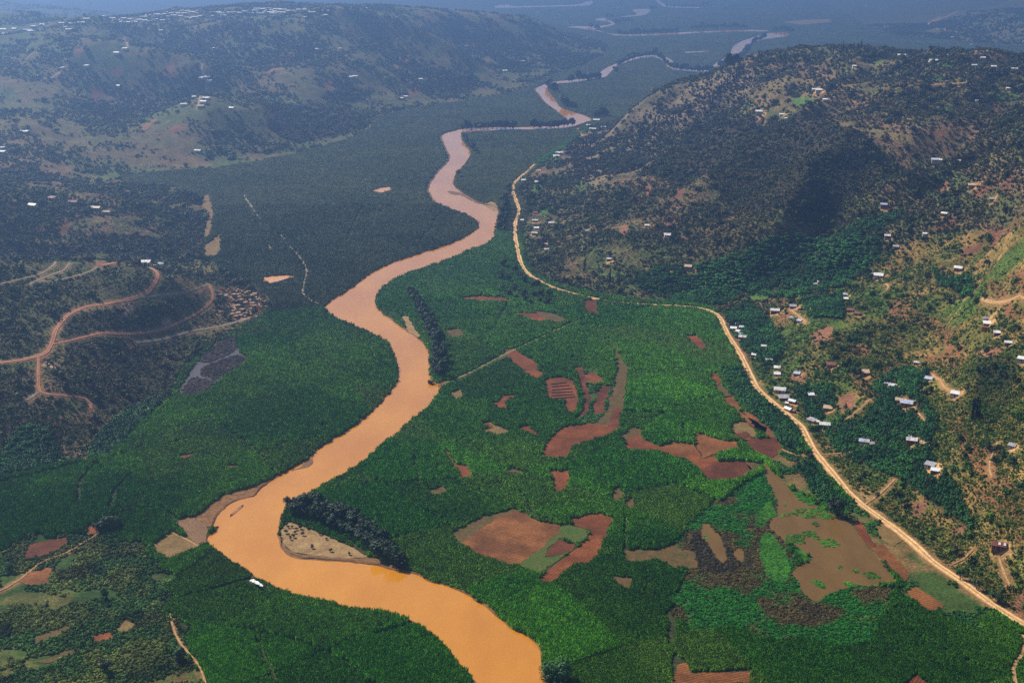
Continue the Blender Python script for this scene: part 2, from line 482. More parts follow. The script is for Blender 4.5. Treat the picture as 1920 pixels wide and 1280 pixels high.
# ------------------------------------------------------------------ object helpers
def tag(o, label=None, cat=None, group=None, kind=None):
    if label: o['label'] = label
    if cat: o['category'] = cat
    if group: o['group'] = group
    if kind: o['kind'] = kind
    return o
def mesh(name, V, Fc, mat=None, leaf=None):
    me = bpy.data.meshes.new(name)
    me.from_pydata([tuple(map(float, v)) for v in V], [], [tuple(map(int, f)) for f in Fc])
    if mat:
        me.materials.append(MATS[mat])
    if leaf is not None:
        a = me.color_attributes.new('leaf', 'FLOAT_COLOR', 'POINT')
        L = np.ones((len(V), 4), np.float32)
        L[:, :3] = np.asarray(leaf, np.float32).reshape(len(V), -1)
        a.data.foreach_set('color', L.ravel())
    me.update()
    return me
def ob(name, me, parent=None, loc=None):
    o = bpy.data.objects.new(name, me)
    COL.objects.link(o)
    if parent: o.parent = parent
    if loc is not None: o.location = loc
    return o
def empty(name, loc, rz=0.0, s=1.0):
    o = bpy.data.objects.new(name, None)
    o.empty_display_size = 0.5
    COL.objects.link(o)
    o.location = loc
    o.rotation_euler = (0, 0, rz)
    o.scale = (s, s, s)
    return o
class MB:
    def __init__(s): s.V, s.F = [], []
    def add(s, V, Fc):
        k = len(s.V); s.V += [tuple(v) for v in V]; s.F += [tuple(i + k for i in f) for f in Fc]
    def box(s, x0, x1, y0, y1, z0, z1):
        s.add([(x0,y0,z0),(x1,y0,z0),(x1,y1,z0),(x0,y1,z0),(x0,y0,z1),(x1,y0,z1),(x1,y1,z1),(x0,y1,z1)],
              [(0,3,2,1),(4,5,6,7),(0,1,5,4),(1,2,6,5),(2,3,7,6),(3,0,4,7)])
    def tube(s, P, R, n=6):
        rings = []
        P = [Vector(p) for p in P]
        for i, p in enumerate(P):
            d = (P[min(i + 1, len(P) - 1)] - P[max(i - 1, 0)]).normalized()
            a = d.orthogonal().normalized(); c = d.cross(a)
            rings.append([p + (a * math.cos(2 * math.pi * k / n) + c * math.sin(2 * math.pi * k / n)) * R[i] for k in range(n)])
        k0 = len(s.V)
        for r in rings: s.V += [tuple(q) for q in r]
        for i in range(len(P) - 1):
            for k in range(n):
                s.F.append((k0 + i*n + k, k0 + i*n + (k+1) % n, k0 + (i+1)*n + (k+1) % n, k0 + (i+1)*n + k))
        s.F.append(tuple(k0 + (len(P)-1)*n + k for k in range(n)))
    def mesh(s, name, mat=None, leaf=None): return mesh(name, s.V, s.F, mat, leaf)

def sheet(name, P, z, mat, label, skirt=0.25, drape=False, kind='structure'):
    """a level ground sheet with its edge turned down into the soil"""
    P = np.asarray(P, float)
    P2 = [Vector((p[0], p[1], 0)) for p in P]
    tris = tessellate_polygon([P2])
    n_ = len(P)
    V = [(p[0], p[1], z) for p in P] + [(p[0], p[1], z - skirt) for p in P]
    Fc = []
    for t in tris:
        a, b_, c = (P[i] for i in t)
        if (b_[0]-a[0])*(c[1]-a[1]) - (b_[1]-a[1])*(c[0]-a[0]) < 0: t = t[::-1]
        Fc.append(tuple(t))
    area = sum(P[i][0]*P[(i+1) % n_][1] - P[(i+1) % n_][0]*P[i][1] for i in range(n_))
    for i in range(n_):
        j = (i + 1) % n_
        Fc.append((i, i + n_, j + n_, j) if area > 0 else (i, j, j + n_, i + n_))
    o = ob(name, mesh(name, V, Fc, mat))
    return tag(o, label, kind=kind)

def jitter_line(P, amp, step, seed, closed=False):
    """resample to even steps and roughen the edge sideways"""
    P = np.asarray(P, float)
    Q = np.vstack([P, P[:1]]) if closed else P
    seg = np.hypot(*(np.diff(Q, axis=0).T)); cum = np.concatenate([[0], np.cumsum(seg)])
    m_ = max(4, int(cum[-1] / step))
    s_ = np.linspace(0, cum[-1], m_ + (0 if not closed else 0), endpoint=not closed)
    x = np.interp(s_, cum, Q[:, 0]); y = np.interp(s_, cum, Q[:, 1])
    k = np.arange(len(s_)) * 0.45
    x = x + (vnoise(k, k * 0 + seed, seed) - 0.5) * 2 * amp
    y = y + (vnoise(k, k * 0 + seed + 50, seed + 9) - 0.5) * 2 * amp
    return np.column_stack([x, y])

def ribbon(name, pix, width, mat, label, lift=0.35, step=6.0, taper=1.0, wob=0.15):
    """a track draped on the ground, slightly crowned, edges let into the soil"""
    P3 = hit(pix)
    P = chaikin(P3[:, :2], n=2)
    seg = np.hypot(*(np.diff(P, axis=0).T)); cum = np.concatenate([[0], np.cumsum(seg)])
    m_ = max(3, int(cum[-1] / step))
    s_ = np.linspace(0, cum[-1], m_)
    x = np.interp(s_, cum, P[:, 0]); y = np.interp(s_, cum, P[:, 1])
    tx, ty = np.gradient(x), np.gradient(y)
    L = np.hypot(tx, ty); nx, ny = -ty / L, tx / L
    w = width * np.linspace(1, taper, m_) * (1 + wob * 2 * (vnoise(s_ / 9, s_ * 0, 3) - 0.5))
    V, Fc = [], []
    for k, (o_, dz) in enumerate(((-0.62, -0.5), (-0.5, lift), (-0.38, lift), (-0.16, lift * .9), (-0.07, lift * 1.15), (0.07, lift * 1.15), (0.16, lift * .9), (0.38, lift), (0.5, lift), (0.62, -0.5))):
        px_, py_ = x + nx * o_ * w, y + ny * o_ * w
        V.append(np.column_stack([px_, py_, zat(px_, py_) + dz]))
    V = np.concatenate(V)
    for k in range(9):
        for i in range(m_ - 1):
            Fc.append((k * m_ + i, (k + 1) * m_ + i, (k + 1) * m_ + i + 1, k * m_ + i + 1))
    Fc = [f[::-1] for f in Fc]
    me_ = mesh(name, V, Fc, mat)
    rut = {'road_dirt': 'road_ruts', 'red_track': 'red_ruts'}.get(mat)
    if rut:
        me_.materials.append(MATS[rut])
        for k in (2, 6):
            for i in range(m_ - 1):
                me_.polygons[k * (m_ - 1) + i].material_index = 1
    o = ob(name, me_)
    tag(o, label, kind='structure')
    return np.column_stack([x, y])

# ------------------------------------------------------------------ scattering ("stuff") through geometry nodes
def scatter_object(name, label, pts, scl, rot, tint, sources):
    me = bpy.data.meshes.new(name)
    N = len(pts)
    me.vertices.add(N)
    me.vertices.foreach_set('co', np.asarray(pts, np.float32).ravel())
    for nm, arr, tp in (('scl', scl, 'FLOAT_VECTOR'), ('rot', rot, 'FLOAT_VECTOR')):
        a = me.attributes.new(nm, tp, 'POINT')
        a.data.foreach_set('vector', np.asarray(arr, np.float32).ravel())
    a = me.attributes.new('tint', 'FLOAT_COLOR', 'POINT')
    T = np.ones((N, 4), np.float32); T[:, :3] = tint
    a.data.foreach_set('color', T.ravel())
    a = me.attributes.new('pick', 'INT', 'POINT')
    a.data.foreach_set('value', RNG.integers(0, len(sources), N).astype(np.int32))
    o = ob(name, me)
    ng = bpy.data.node_groups.new(name + '_nodes', 'GeometryNodeTree')
    ng.interface.new_socket('Geometry', in_out='INPUT', socket_type='NodeSocketGeometry')
    ng.interface.new_socket('Geometry', in_out='OUTPUT', socket_type='NodeSocketGeometry')
    N_ = ng.nodes; Lk = ng.links
    gi, go = N_.new('NodeGroupInput'), N_.new('NodeGroupOutput')
    iop = N_.new('GeometryNodeInstanceOnPoints')
    j = N_.new('GeometryNodeJoinGeometry')
    for so in reversed(sources):
        oi = N_.new('GeometryNodeObjectInfo')
        oi.inputs['Object'].default_value = so
        oi.inputs['As Instance'].default_value = True
        Lk.new(oi.outputs['Geometry'], j.inputs[0])
    def na(nm, tp):
        q = N_.new('GeometryNodeInputNamedAttribute'); q.data_type = tp
        q.inputs['Name'].default_value = nm
        return q.outputs[0]
    e2r = N_.new('FunctionNodeEulerToRotation')
    Lk.new(na('rot', 'FLOAT_VECTOR'), e2r.inputs[0])
    Lk.new(gi.outputs[0], iop.inputs['Points'])
    Lk.new(j.outputs[0], iop.inputs['Instance'])
    iop.inputs['Pick Instance'].default_value = True
    Lk.new(na('pick', 'INT'), iop.inputs['Instance Index'])
    Lk.new(e2r.outputs[0], iop.inputs['Rotation'])
    Lk.new(na('scl', 'FLOAT_VECTOR'), iop.inputs['Scale'])
    Lk.new(iop.outputs[0], go.inputs[0])
    md = o.modifiers.new('scatter', 'NODES')
    md.node_group = ng
    return tag(o, label, kind='stuff')
def source(name, me):
    return bpy.data.objects.new(name, me)          # kept out of the scene, only instanced

# ------------------------------------------------------------------ plant shapes
def leafquad(V, Fc, L, c, nrm, size, rnd, shade):
    nrm = Vector(nrm).normalized()
    a = nrm.orthogonal().normalized()
    a.rotate(Matrix.Rotation(rnd.uniform(0, 6.28), 3, nrm))
    b_ = nrm.cross(a)
    k = len(V)
    s1, s2 = size * rnd.uniform(.8, 1.2), size * rnd.uniform(.45, .8)
    for p in ((-a * s1), (b_ * s2), (a * s1), (-b_ * s2)):
        V.append(tuple(Vector(c) + p)); L.append(shade)
    Fc.append((k, k + 1, k + 2, k + 3))
def cane_patch(seed, blades=26, drop=0.45):
    r = random.Random(seed); V, Fc, L = [], [], []
    # ragged mound that closes the stand
    m_ = 7
    V.append((0, 0, 0.66)); L.append(0.9)
    for k in range(m_):
        a = 2 * math.pi * k / m_
        V.append((0.62 * math.cos(a), 0.62 * math.sin(a), r.uniform(.5, .68))); L.append(0.85)
    for k in range(m_):
        a = 2 * math.pi * k / m_
        V.append((0.95 * math.cos(a), 0.95 * math.sin(a), -0.05)); L.append(0.5)
    for k in range(m_):
        k2 = (k + 1) % m_
        Fc.append((0, 1 + k, 1 + k2)); Fc.append((1 + k, 1 + m_ + k, 1 + m_ + k2, 1 + k2))
    for _ in range(blades):
        a, q = r.uniform(0, 6.28), math.sqrt(r.random()) * 0.92
        bx, by = q * math.cos(a), q * math.sin(a)
        d = r.uniform(0, 6.28); ln = r.uniform(.25, .6); h = r.uniform(.7, 1.08)
        dx, dy = math.cos(d), math.sin(d); w = r.uniform(.05, .10)
        k = len(V); sh = r.uniform(.75, 1.35)
        for t, z in ((0.0, .35), (0.35, h), (1.0, h - drop * r.uniform(.3, 1))):
            cx, cy = bx + dx * ln * t, by + dy * ln * t
            ww = w * (1.0 if t < 0.9 else 0.35)
            V += [(cx - dy * ww, cy + dx * ww, z), (cx + dy * ww, cy - dx * ww, z)]
            L += [sh, sh]
        Fc += [(k, k + 1, k + 3, k + 2), (k + 2, k + 3, k + 5, k + 4)]
    return mesh('cane_patch', V, Fc, 'cane_leaves', L)
def bush(seed, leaves=90, mat='scrub_leaves', flat=0.8):
    r = random.Random(seed); V, Fc, L = [], [], []
    lobes = [(Vector((r.uniform(-.45, .45), r.uniform(-.45, .45), r.uniform(.35, .75))), r.uniform(.35, .6)) for _ in range(5)]
    for _ in range(leaves):
        c, R_ = r.choice(lobes)
        d = Vector((r.gauss(0, 1), r.gauss(0, 1), r.gauss(.25, 1))).normalized()
        p = c + d * R_ * r.uniform(.7, 1.05)
        if p.z < 0.02: p.z = 0.05
        nr = (d + Vector((r.uniform(-.6, .6), r.uniform(-.6, .6), r.uniform(-.3, .8)))).normalized()
        leafquad(V, Fc, L, (p.x, p.y, p.z * flat), nr, r.uniform(.14, .26), r, r.uniform(.6, 1.4))
    return mesh('bush', V, Fc, mat, L)
def banana(seed):
    r = random.Random(seed); V, Fc, L = [], [], []
    for s_ in range(3):
        ox, oy = r.uniform(-.75, .75), r.uniform(-.75, .75); hh = r.uniform(.7, 1.0)
        k = len(V)
        for z, w in ((0, .06), (.55 * hh, .04)):
            V += [(ox - w, oy - w, z), (ox + w, oy - w, z), (ox + w, oy + w, z), (ox - w, oy + w, z)]; L += [.6] * 4
        Fc += [(k + i, k + (i + 1) % 4, k + 4 + (i + 1) % 4, k + 4 + i) for i in range(4)]
        n_ = r.randint(6, 8); a0 = r.uniform(0, 6.28)
        for q in range(n_):
            a = a0 + 6.283 * q / n_ + r.uniform(-.25, .25); dx, dy = math.cos(a), math.sin(a)
            ln = r.uniform(.5, .75); rise = r.uniform(.25, .55); sh = r.uniform(.6, 1.5); k = len(V)
            for t, z, w in ((0.05, .5, .03), (.4, .5 + rise * .9, .13), (.75, .5 + rise * .75, .13), (1.0, .5 + rise * .3, .03)):
                cx, cy = ox + dx * ln * t, oy + dy * ln * t
                V += [(cx - dy * w, cy + dx * w, z * hh - .02), (cx + dy * w, cy - dx * w, z * hh)]; L += [sh, sh * .85]
            for i in range(3):
                Fc.append((k + 2*i, k + 2*i + 1, k + 2*i + 3, k + 2*i + 2))
    return mesh('banana', V, Fc, 'banana_leaves', L)
def crown_mesh(seed, n_leaf, mat, R_=5.0, zc=6.5, zr=4.0, leaf=0.55, lobes=9):
    r = random.Random(seed); V, Fc, L = [], [], []
    lb = []
    for k in range(lobes):
        d = Vector((r.gauss(0, 1), r.gauss(0, 1), r.gauss(0.1, .8))).normalized()
        lb.append((Vector((d.x * R_ * .55, d.y * R_ * .55, zc + d.z * zr * .6)), r.uniform(.32, .55) * R_))
    lb.append((Vector((0, 0, zc)), R_ * .6))
    for _ in range(n_leaf):
        c, q = r.choice(lb)
        d = Vector((r.gauss(0, 1), r.gauss(0, 1), r.gauss(.2, 1))).normalized()
        p = c + Vector((d.x, d.y, d.z * zr / R_ * 1.1)) * q * r.uniform(.65, 1.05)
        nr = d + Vector((r.uniform(-.5, .5), r.uniform(-.5, .5), r.uniform(-.2, .7)))
        leafquad(V, Fc, L, p, nr, leaf * r.uniform(.7, 1.4), r, r.uniform(.55, 1.5))
    return mesh('crown', V, Fc, mat, L)
def slim_mesh(seed, n_leaf, mat, R_=1.7, h=14.0):
    r = random.Random(seed); V, Fc, L = [], [], []
    for _ in range(n_leaf):
        t = r.random() ** 0.8
        a = r.uniform(0, 6.28); rr = R_ * (1 - t) ** .6 * (0.55 + .45 * math.sin(t * 9 + seed)) * r.uniform(.5, 1.1)
        rr = max(rr, .12)
        p = (rr * math.cos(a), rr * math.sin(a), 1.6 + t * (h - 1.6))
        leafquad(V, Fc, L, p, (math.cos(a), math.sin(a), r.uniform(-.2, .8)), .75 * r.uniform(.6, 1.3), r, r.uniform(.6, 1.4))
    return mesh('crown', V, Fc, mat, L)
def trunk_mesh(h, r0, limbs=4, seed=0):
    r = random.Random(seed); mb = MB()
    mb.tube([(0, 0, -0.6), (r.uniform(-.1, .1), r.uniform(-.1, .1), h * .5), (0, 0, h)], [r0 * 1.2, r0 * .85, r0 * .45])
    for k in range(limbs):
        a = 6.283 * k / max(limbs, 1) + r.uniform(-.4, .4); z = h * r.uniform(.45, .75); ln = h * r.uniform(.3, .5)
        mb.tube([(0, 0, z), (math.cos(a) * ln * .5, math.sin(a) * ln * .5, z + ln * .45), (math.cos(a) * ln, math.sin(a) * ln, z + ln * .8)], [r0 * .5, r0 * .33, r0 * .12], 5)
    return mb.mesh('trunk', 'tree_bark')
CROWNS = {'broad': [crown_mesh(s, 620, 'broad_crown') for s in range(5)],
          'green': [crown_mesh(s + 20, 420, 'green_crown', 4.0, 5.0, 3.2) for s in range(4)],
          'far': [crown_mesh(s + 40, 360, 'far_crown', 5.2, 6.0, 4.6, 1.5) for s in range(3)],
          'bamboo': [crown_mesh(s + 60, 1500, 'bamboo_crown', 5.2, 6.0, 5.0, 0.42, 14) for s in range(3)],
          'slim': [slim_mesh(s, 460, 'slim_crown', 2.1, 16.0) for s in range(3)]}
TRUNKS = {'broad': trunk_mesh(6.5, .45, 5, 1), 'green': trunk_mesh(5.0, .3, 4, 2), 'far': trunk_mesh(5.5, .4, 3, 3),
          'bamboo': trunk_mesh(6.0, .35, 6, 4), 'slim': trunk_mesh(9.0, .22, 0, 5)}
TREE_NAME = {'broad': 'riverside_tree', 'green': 'hillside_tree', 'far': 'riverside_tree', 'bamboo': 'bamboo_clump', 'slim': 'slender_tree'}
def tree(kind, xyz, s, label, group=None, sz=1.0, name=None, cat='tree'):
    e = empty(name or TREE_NAME[kind], xyz, random.uniform(0, 6.28), s)
    e.scale = (s, s, s * sz)
    tag(e, label, cat, group)
    ob('trunk', TRUNKS[kind], e)
    ob('crown', random.choice(CROWNS[kind]), e)
    return e

# ------------------------------------------------------------------ river, ponds
RIV_L = [(900,1300),(890,1280),(880,1265),(850,1230),(820,1195),(790,1172),(760,1158),(720,1146),(670,1143),(640,1138),(610,1126),(575,1125),
 (530,1105),(505,1095),(480,1080),(450,1060),(420,1040),(388,1020),(386,1012),(394,1002),(408,993),(410,984),(402,990),(396,989),(400,980),(408,965),
 (420,953),(440,938),(470,931),(478,930),(490,916),(510,900),(540,882),(570,868),(590,848),(620,828),(650,810),(690,780),(720,750),(745,720),
 (748,695),(742,670),(735,650),(720,635),(690,622),(660,608),(630,598),(608,578),(615,568),(650,548),(680,525),(700,510),(730,496),
 (760,485),(800,472),(840,460),(870,447),(893,433),(898,425),(895,415),(880,405),(850,395),(820,383),(808,365),(803,355),(808,342),
 (820,325),(835,310),(845,298),(843,290),(835,275),(828,258),(830,252),(848,247),(862,243),(900,240),(960,239),(1020,238),(1062,234),(1068,228),
 (1062,221),(1040,205),(1020,190),(1014,180),(1002,168),(1010,163),(1025,157),(1045,152),(1080,150),(1116,142),(1122,138),(1136,128),(1156,119)]
RIV_R = [(1030,1300),(1015,1262),(1016,1232),(1010,1215),(985,1190),(962,1180),(945,1165),(920,1145),(895,1128),(870,1112),(840,1100),(820,1095),(808,1095),
 (785,1078),(770,1074),(745,1070),(700,1058),(650,1052),(600,1050),(550,1045),(530,1032),(525,1012),(521,1000),(520,985),(530,960),(535,945),
 (560,935),(590,920),(620,903),(660,882),(690,858),(720,830),(745,812),(770,785),(795,770),(815,748),(826,730),(825,722),(808,712),
 (802,695),(805,680),(805,665),(795,645),(780,632),(760,620),(740,605),(720,592),(708,580),(703,565),(705,550),(720,535),(745,520),
 (775,508),(800,500),(830,490),(850,482),(880,470),(905,460),(925,447),(928,438),(930,420),(935,400),(932,390),(925,385),(905,385),
 (885,375),(865,362),(850,350),(848,340),(855,325),(870,308),(880,295),(882,285),(870,270),(863,258),(865,248),(900,246),(960,244),(1020,243),
 (1062,241),(1080,236),(1092,231),(1112,225),(1095,217),(1070,210),(1050,203),(1040,188),(1025,170),(1026,161),(1045,157),(1080,155),(1118,147),(1135,146),(1150,130),(1160,120)]
RIV_TAIL = [  # farther reaches
 [(1154,120),(1180,110),(1215,103),(1240,104),(1262,113),(1264,126),(1300,131),(1330,130),(1345,116),(1370,105),(1372,90),(1385,80),(1406,72),(1440,62),(1476,60),(1482,68),(1445,72),
  (1412,79),(1404,88),(1386,99),(1374,104),(1352,123),(1345,134),(1300,135),(1254,130),(1246,118),(1236,109),(1215,107),(1182,114),(1160,122)],
 [(1440,57),(1400,56),(1330,58),(1240,63),(1160,66),(1120,59),(1085,53),(1060,51),(1080,49),(1110,50),(1150,46),(1140,41),(1114,38),(1120,35),(1133,33),(1142,38),(1156,46),(1135,51),(1112,55),(1130,60),(1160,69),(1240,67),(1330,61),(1400,59),(1440,60)],
 [(1165,31),(1200,28),(1182,20),(1195,17),(1222,17),(1216,25),(1203,30),(1165,33)],
 [(1232,-3),(1246,9),(1262,12),(1320,14),(1320,16),(1258,15),(1238,11),(1226,-3)],
 [(922,14),(940,9),(955,9),(958,12),(1010,11),(1050,10),(1085,9),(1100,3),(1112,1),(1111,9),(1090,12),(1050,13),(1000,14),(940,16)]]
def W(pix, h=0.0):
    return np.array([plane(a, b_, h) for a, b_ in pix])
RL = jitter_line(chaikin(W(RIV_L), n=1), 0.9, 3.0, 1)
RR = jitter_line(chaikin(W(RIV_R), n=1), 0.9, 3.0, 2)
RIVER = np.vstack([RL, RR[::-1]])
TAILS = [chaikin(W(t), closed=True, n=1) for t in RIV_TAIL]
rv = MB()
for P in [RIVER] + TAILS:
    P2 = [Vector((p[0], p[1], 0)) for p in P]
    Fc = []
    for t in tessellate_polygon([P2]):
        a, b_, c = (P[i] for i in t)
        if (b_[0]-a[0])*(c[1]-a[1]) - (b_[1]-a[1])*(c[0]-a[0]) < 0: t = t[::-1]
        Fc.append(tuple(t))
    rv.add([(p[0], p[1], 0.12) for p in P], Fc)
tag(ob('river', rv.mesh('river', 'river_water')), 'wide muddy orange river winding down the valley', kind='structure')

def pond(name, pix, mat, label, z=0.14, amp=0.8):
    P = jitter_line(chaikin(W(pix), closed=True, n=2), amp, 2.5, 5, True)
    sheet(name, P, z, mat, label)
    return P
WATERS = [
 pond('lake', [(1432,862),(1448,880),(1462,898),(1482,918),(1502,934),(1532,946),(1562,966),(1585,972),(1605,990),(1622,1022),(1652,1056),(1688,1096),(1660,1097),(1600,1100),
  (1560,1110),(1535,1130),(1512,1118),(1488,1084),(1484,1066),(1512,1056),(1522,1046),(1500,1030),(1472,1016),(1446,992),(1441,980),(1462,960),(1450,925),(1436,895),(1425,870)],
  'pond_water', 'shallow brown pond beside the dirt road'),
 pond('pool', [(1310,985),(1330,978),(1345,1000),(1358,1020),(1365,1050),(1350,1060),(1335,1035),(1318,1010)], 'pond_water', 'small silty pool in the marsh west of the pond'),
 pond('pool', [(1375,1030),(1390,1025),(1398,1040),(1392,1056),(1378,1050)], 'pond_water', 'little round pool among reeds in the marsh'),
 pond('pool', [(487,525),(500,517),(545,516),(556,520),(522,530),(505,535)], 'orange_pond_water', 'small orange pond at the foot of the mined hill'),
 pond('pool', [(694,360),(710,352),(733,350),(736,357),(715,363)], 'orange_pond_water', 'tiny pale pond inside the papyrus marsh'),
 pond('pool', [(330,742),(345,710),(377,664),(440,624),(450,660),(472,676),(430,700),(410,716),(390,736),(360,744)], 'dark_bog_water', 'flooded dark plot under the mined hill'),
 pond('pool', [(1275,98),(1300,96),(1335,95),(1332,98),(1300,100),(1280,101)], 'river_water', 'thin bright oxbow pool in the far valley'),
]
BOGS = []
for k, (pix, lb) in enumerate([
 ([(338,738),(350,716),(366,706),(392,714),(408,712),(388,734),(362,742)], 'dark reed bed in the lower part of the flooded plot'),
 ([(372,700),(384,684),(405,678),(446,664),(466,676),(426,698),(410,711),(384,708)], 'dark reed bed in the middle of the flooded plot'),
 ([(372,678),(380,664),(398,650),(438,627),(447,656),(420,668),(392,680)], 'dark reed bed at the upper end of the flooded plot')]):
    P = jitter_line(chaikin(W(pix), closed=True, n=1), 1.0, 2.5, 8 + k, True)
    sheet('reed_bed', P, 0.32, 'bog_plants', lb); BOGS.append(P)
WEEDS = []
for k, (pix, lb) in enumerate([
 ([(1483,917),(1492,916),(1505,926),(1520,935),(1530,948),(1522,950),(1508,942),(1498,936)], 'green weed raft along the road side of the pond'),
 ([(1420,960),(1445,935),(1452,955),(1456,965),(1440,977),(1425,990),(1412,985)], 'bright green weed mat on the left shore of the pond'),
 ([(1420,1010),(1440,995),(1455,1010),(1468,1025),(1480,1045),(1482,1075),(1470,1095),(1440,1080),(1425,1050)], 'large bright green weed mat at the lower left of the pond'),
 ([(1484,1028),(1500,1022),(1512,1040),(1522,1046),(1510,1058),(1495,1050)], 'small green weed island beside the large mat'),
 ([(1520,1088),(1535,1085),(1550,1098),(1542,1104),(1526,1098)], 'tiny weed raft floating in the pond')]):
    P = jitter_line(chaikin(W(pix), closed=True, n=1), 1.2, 2.2, 18 + k, True)
    sheet('weed_mat', P, 0.24, 'weed_mat', lb); WEEDS.append(P)

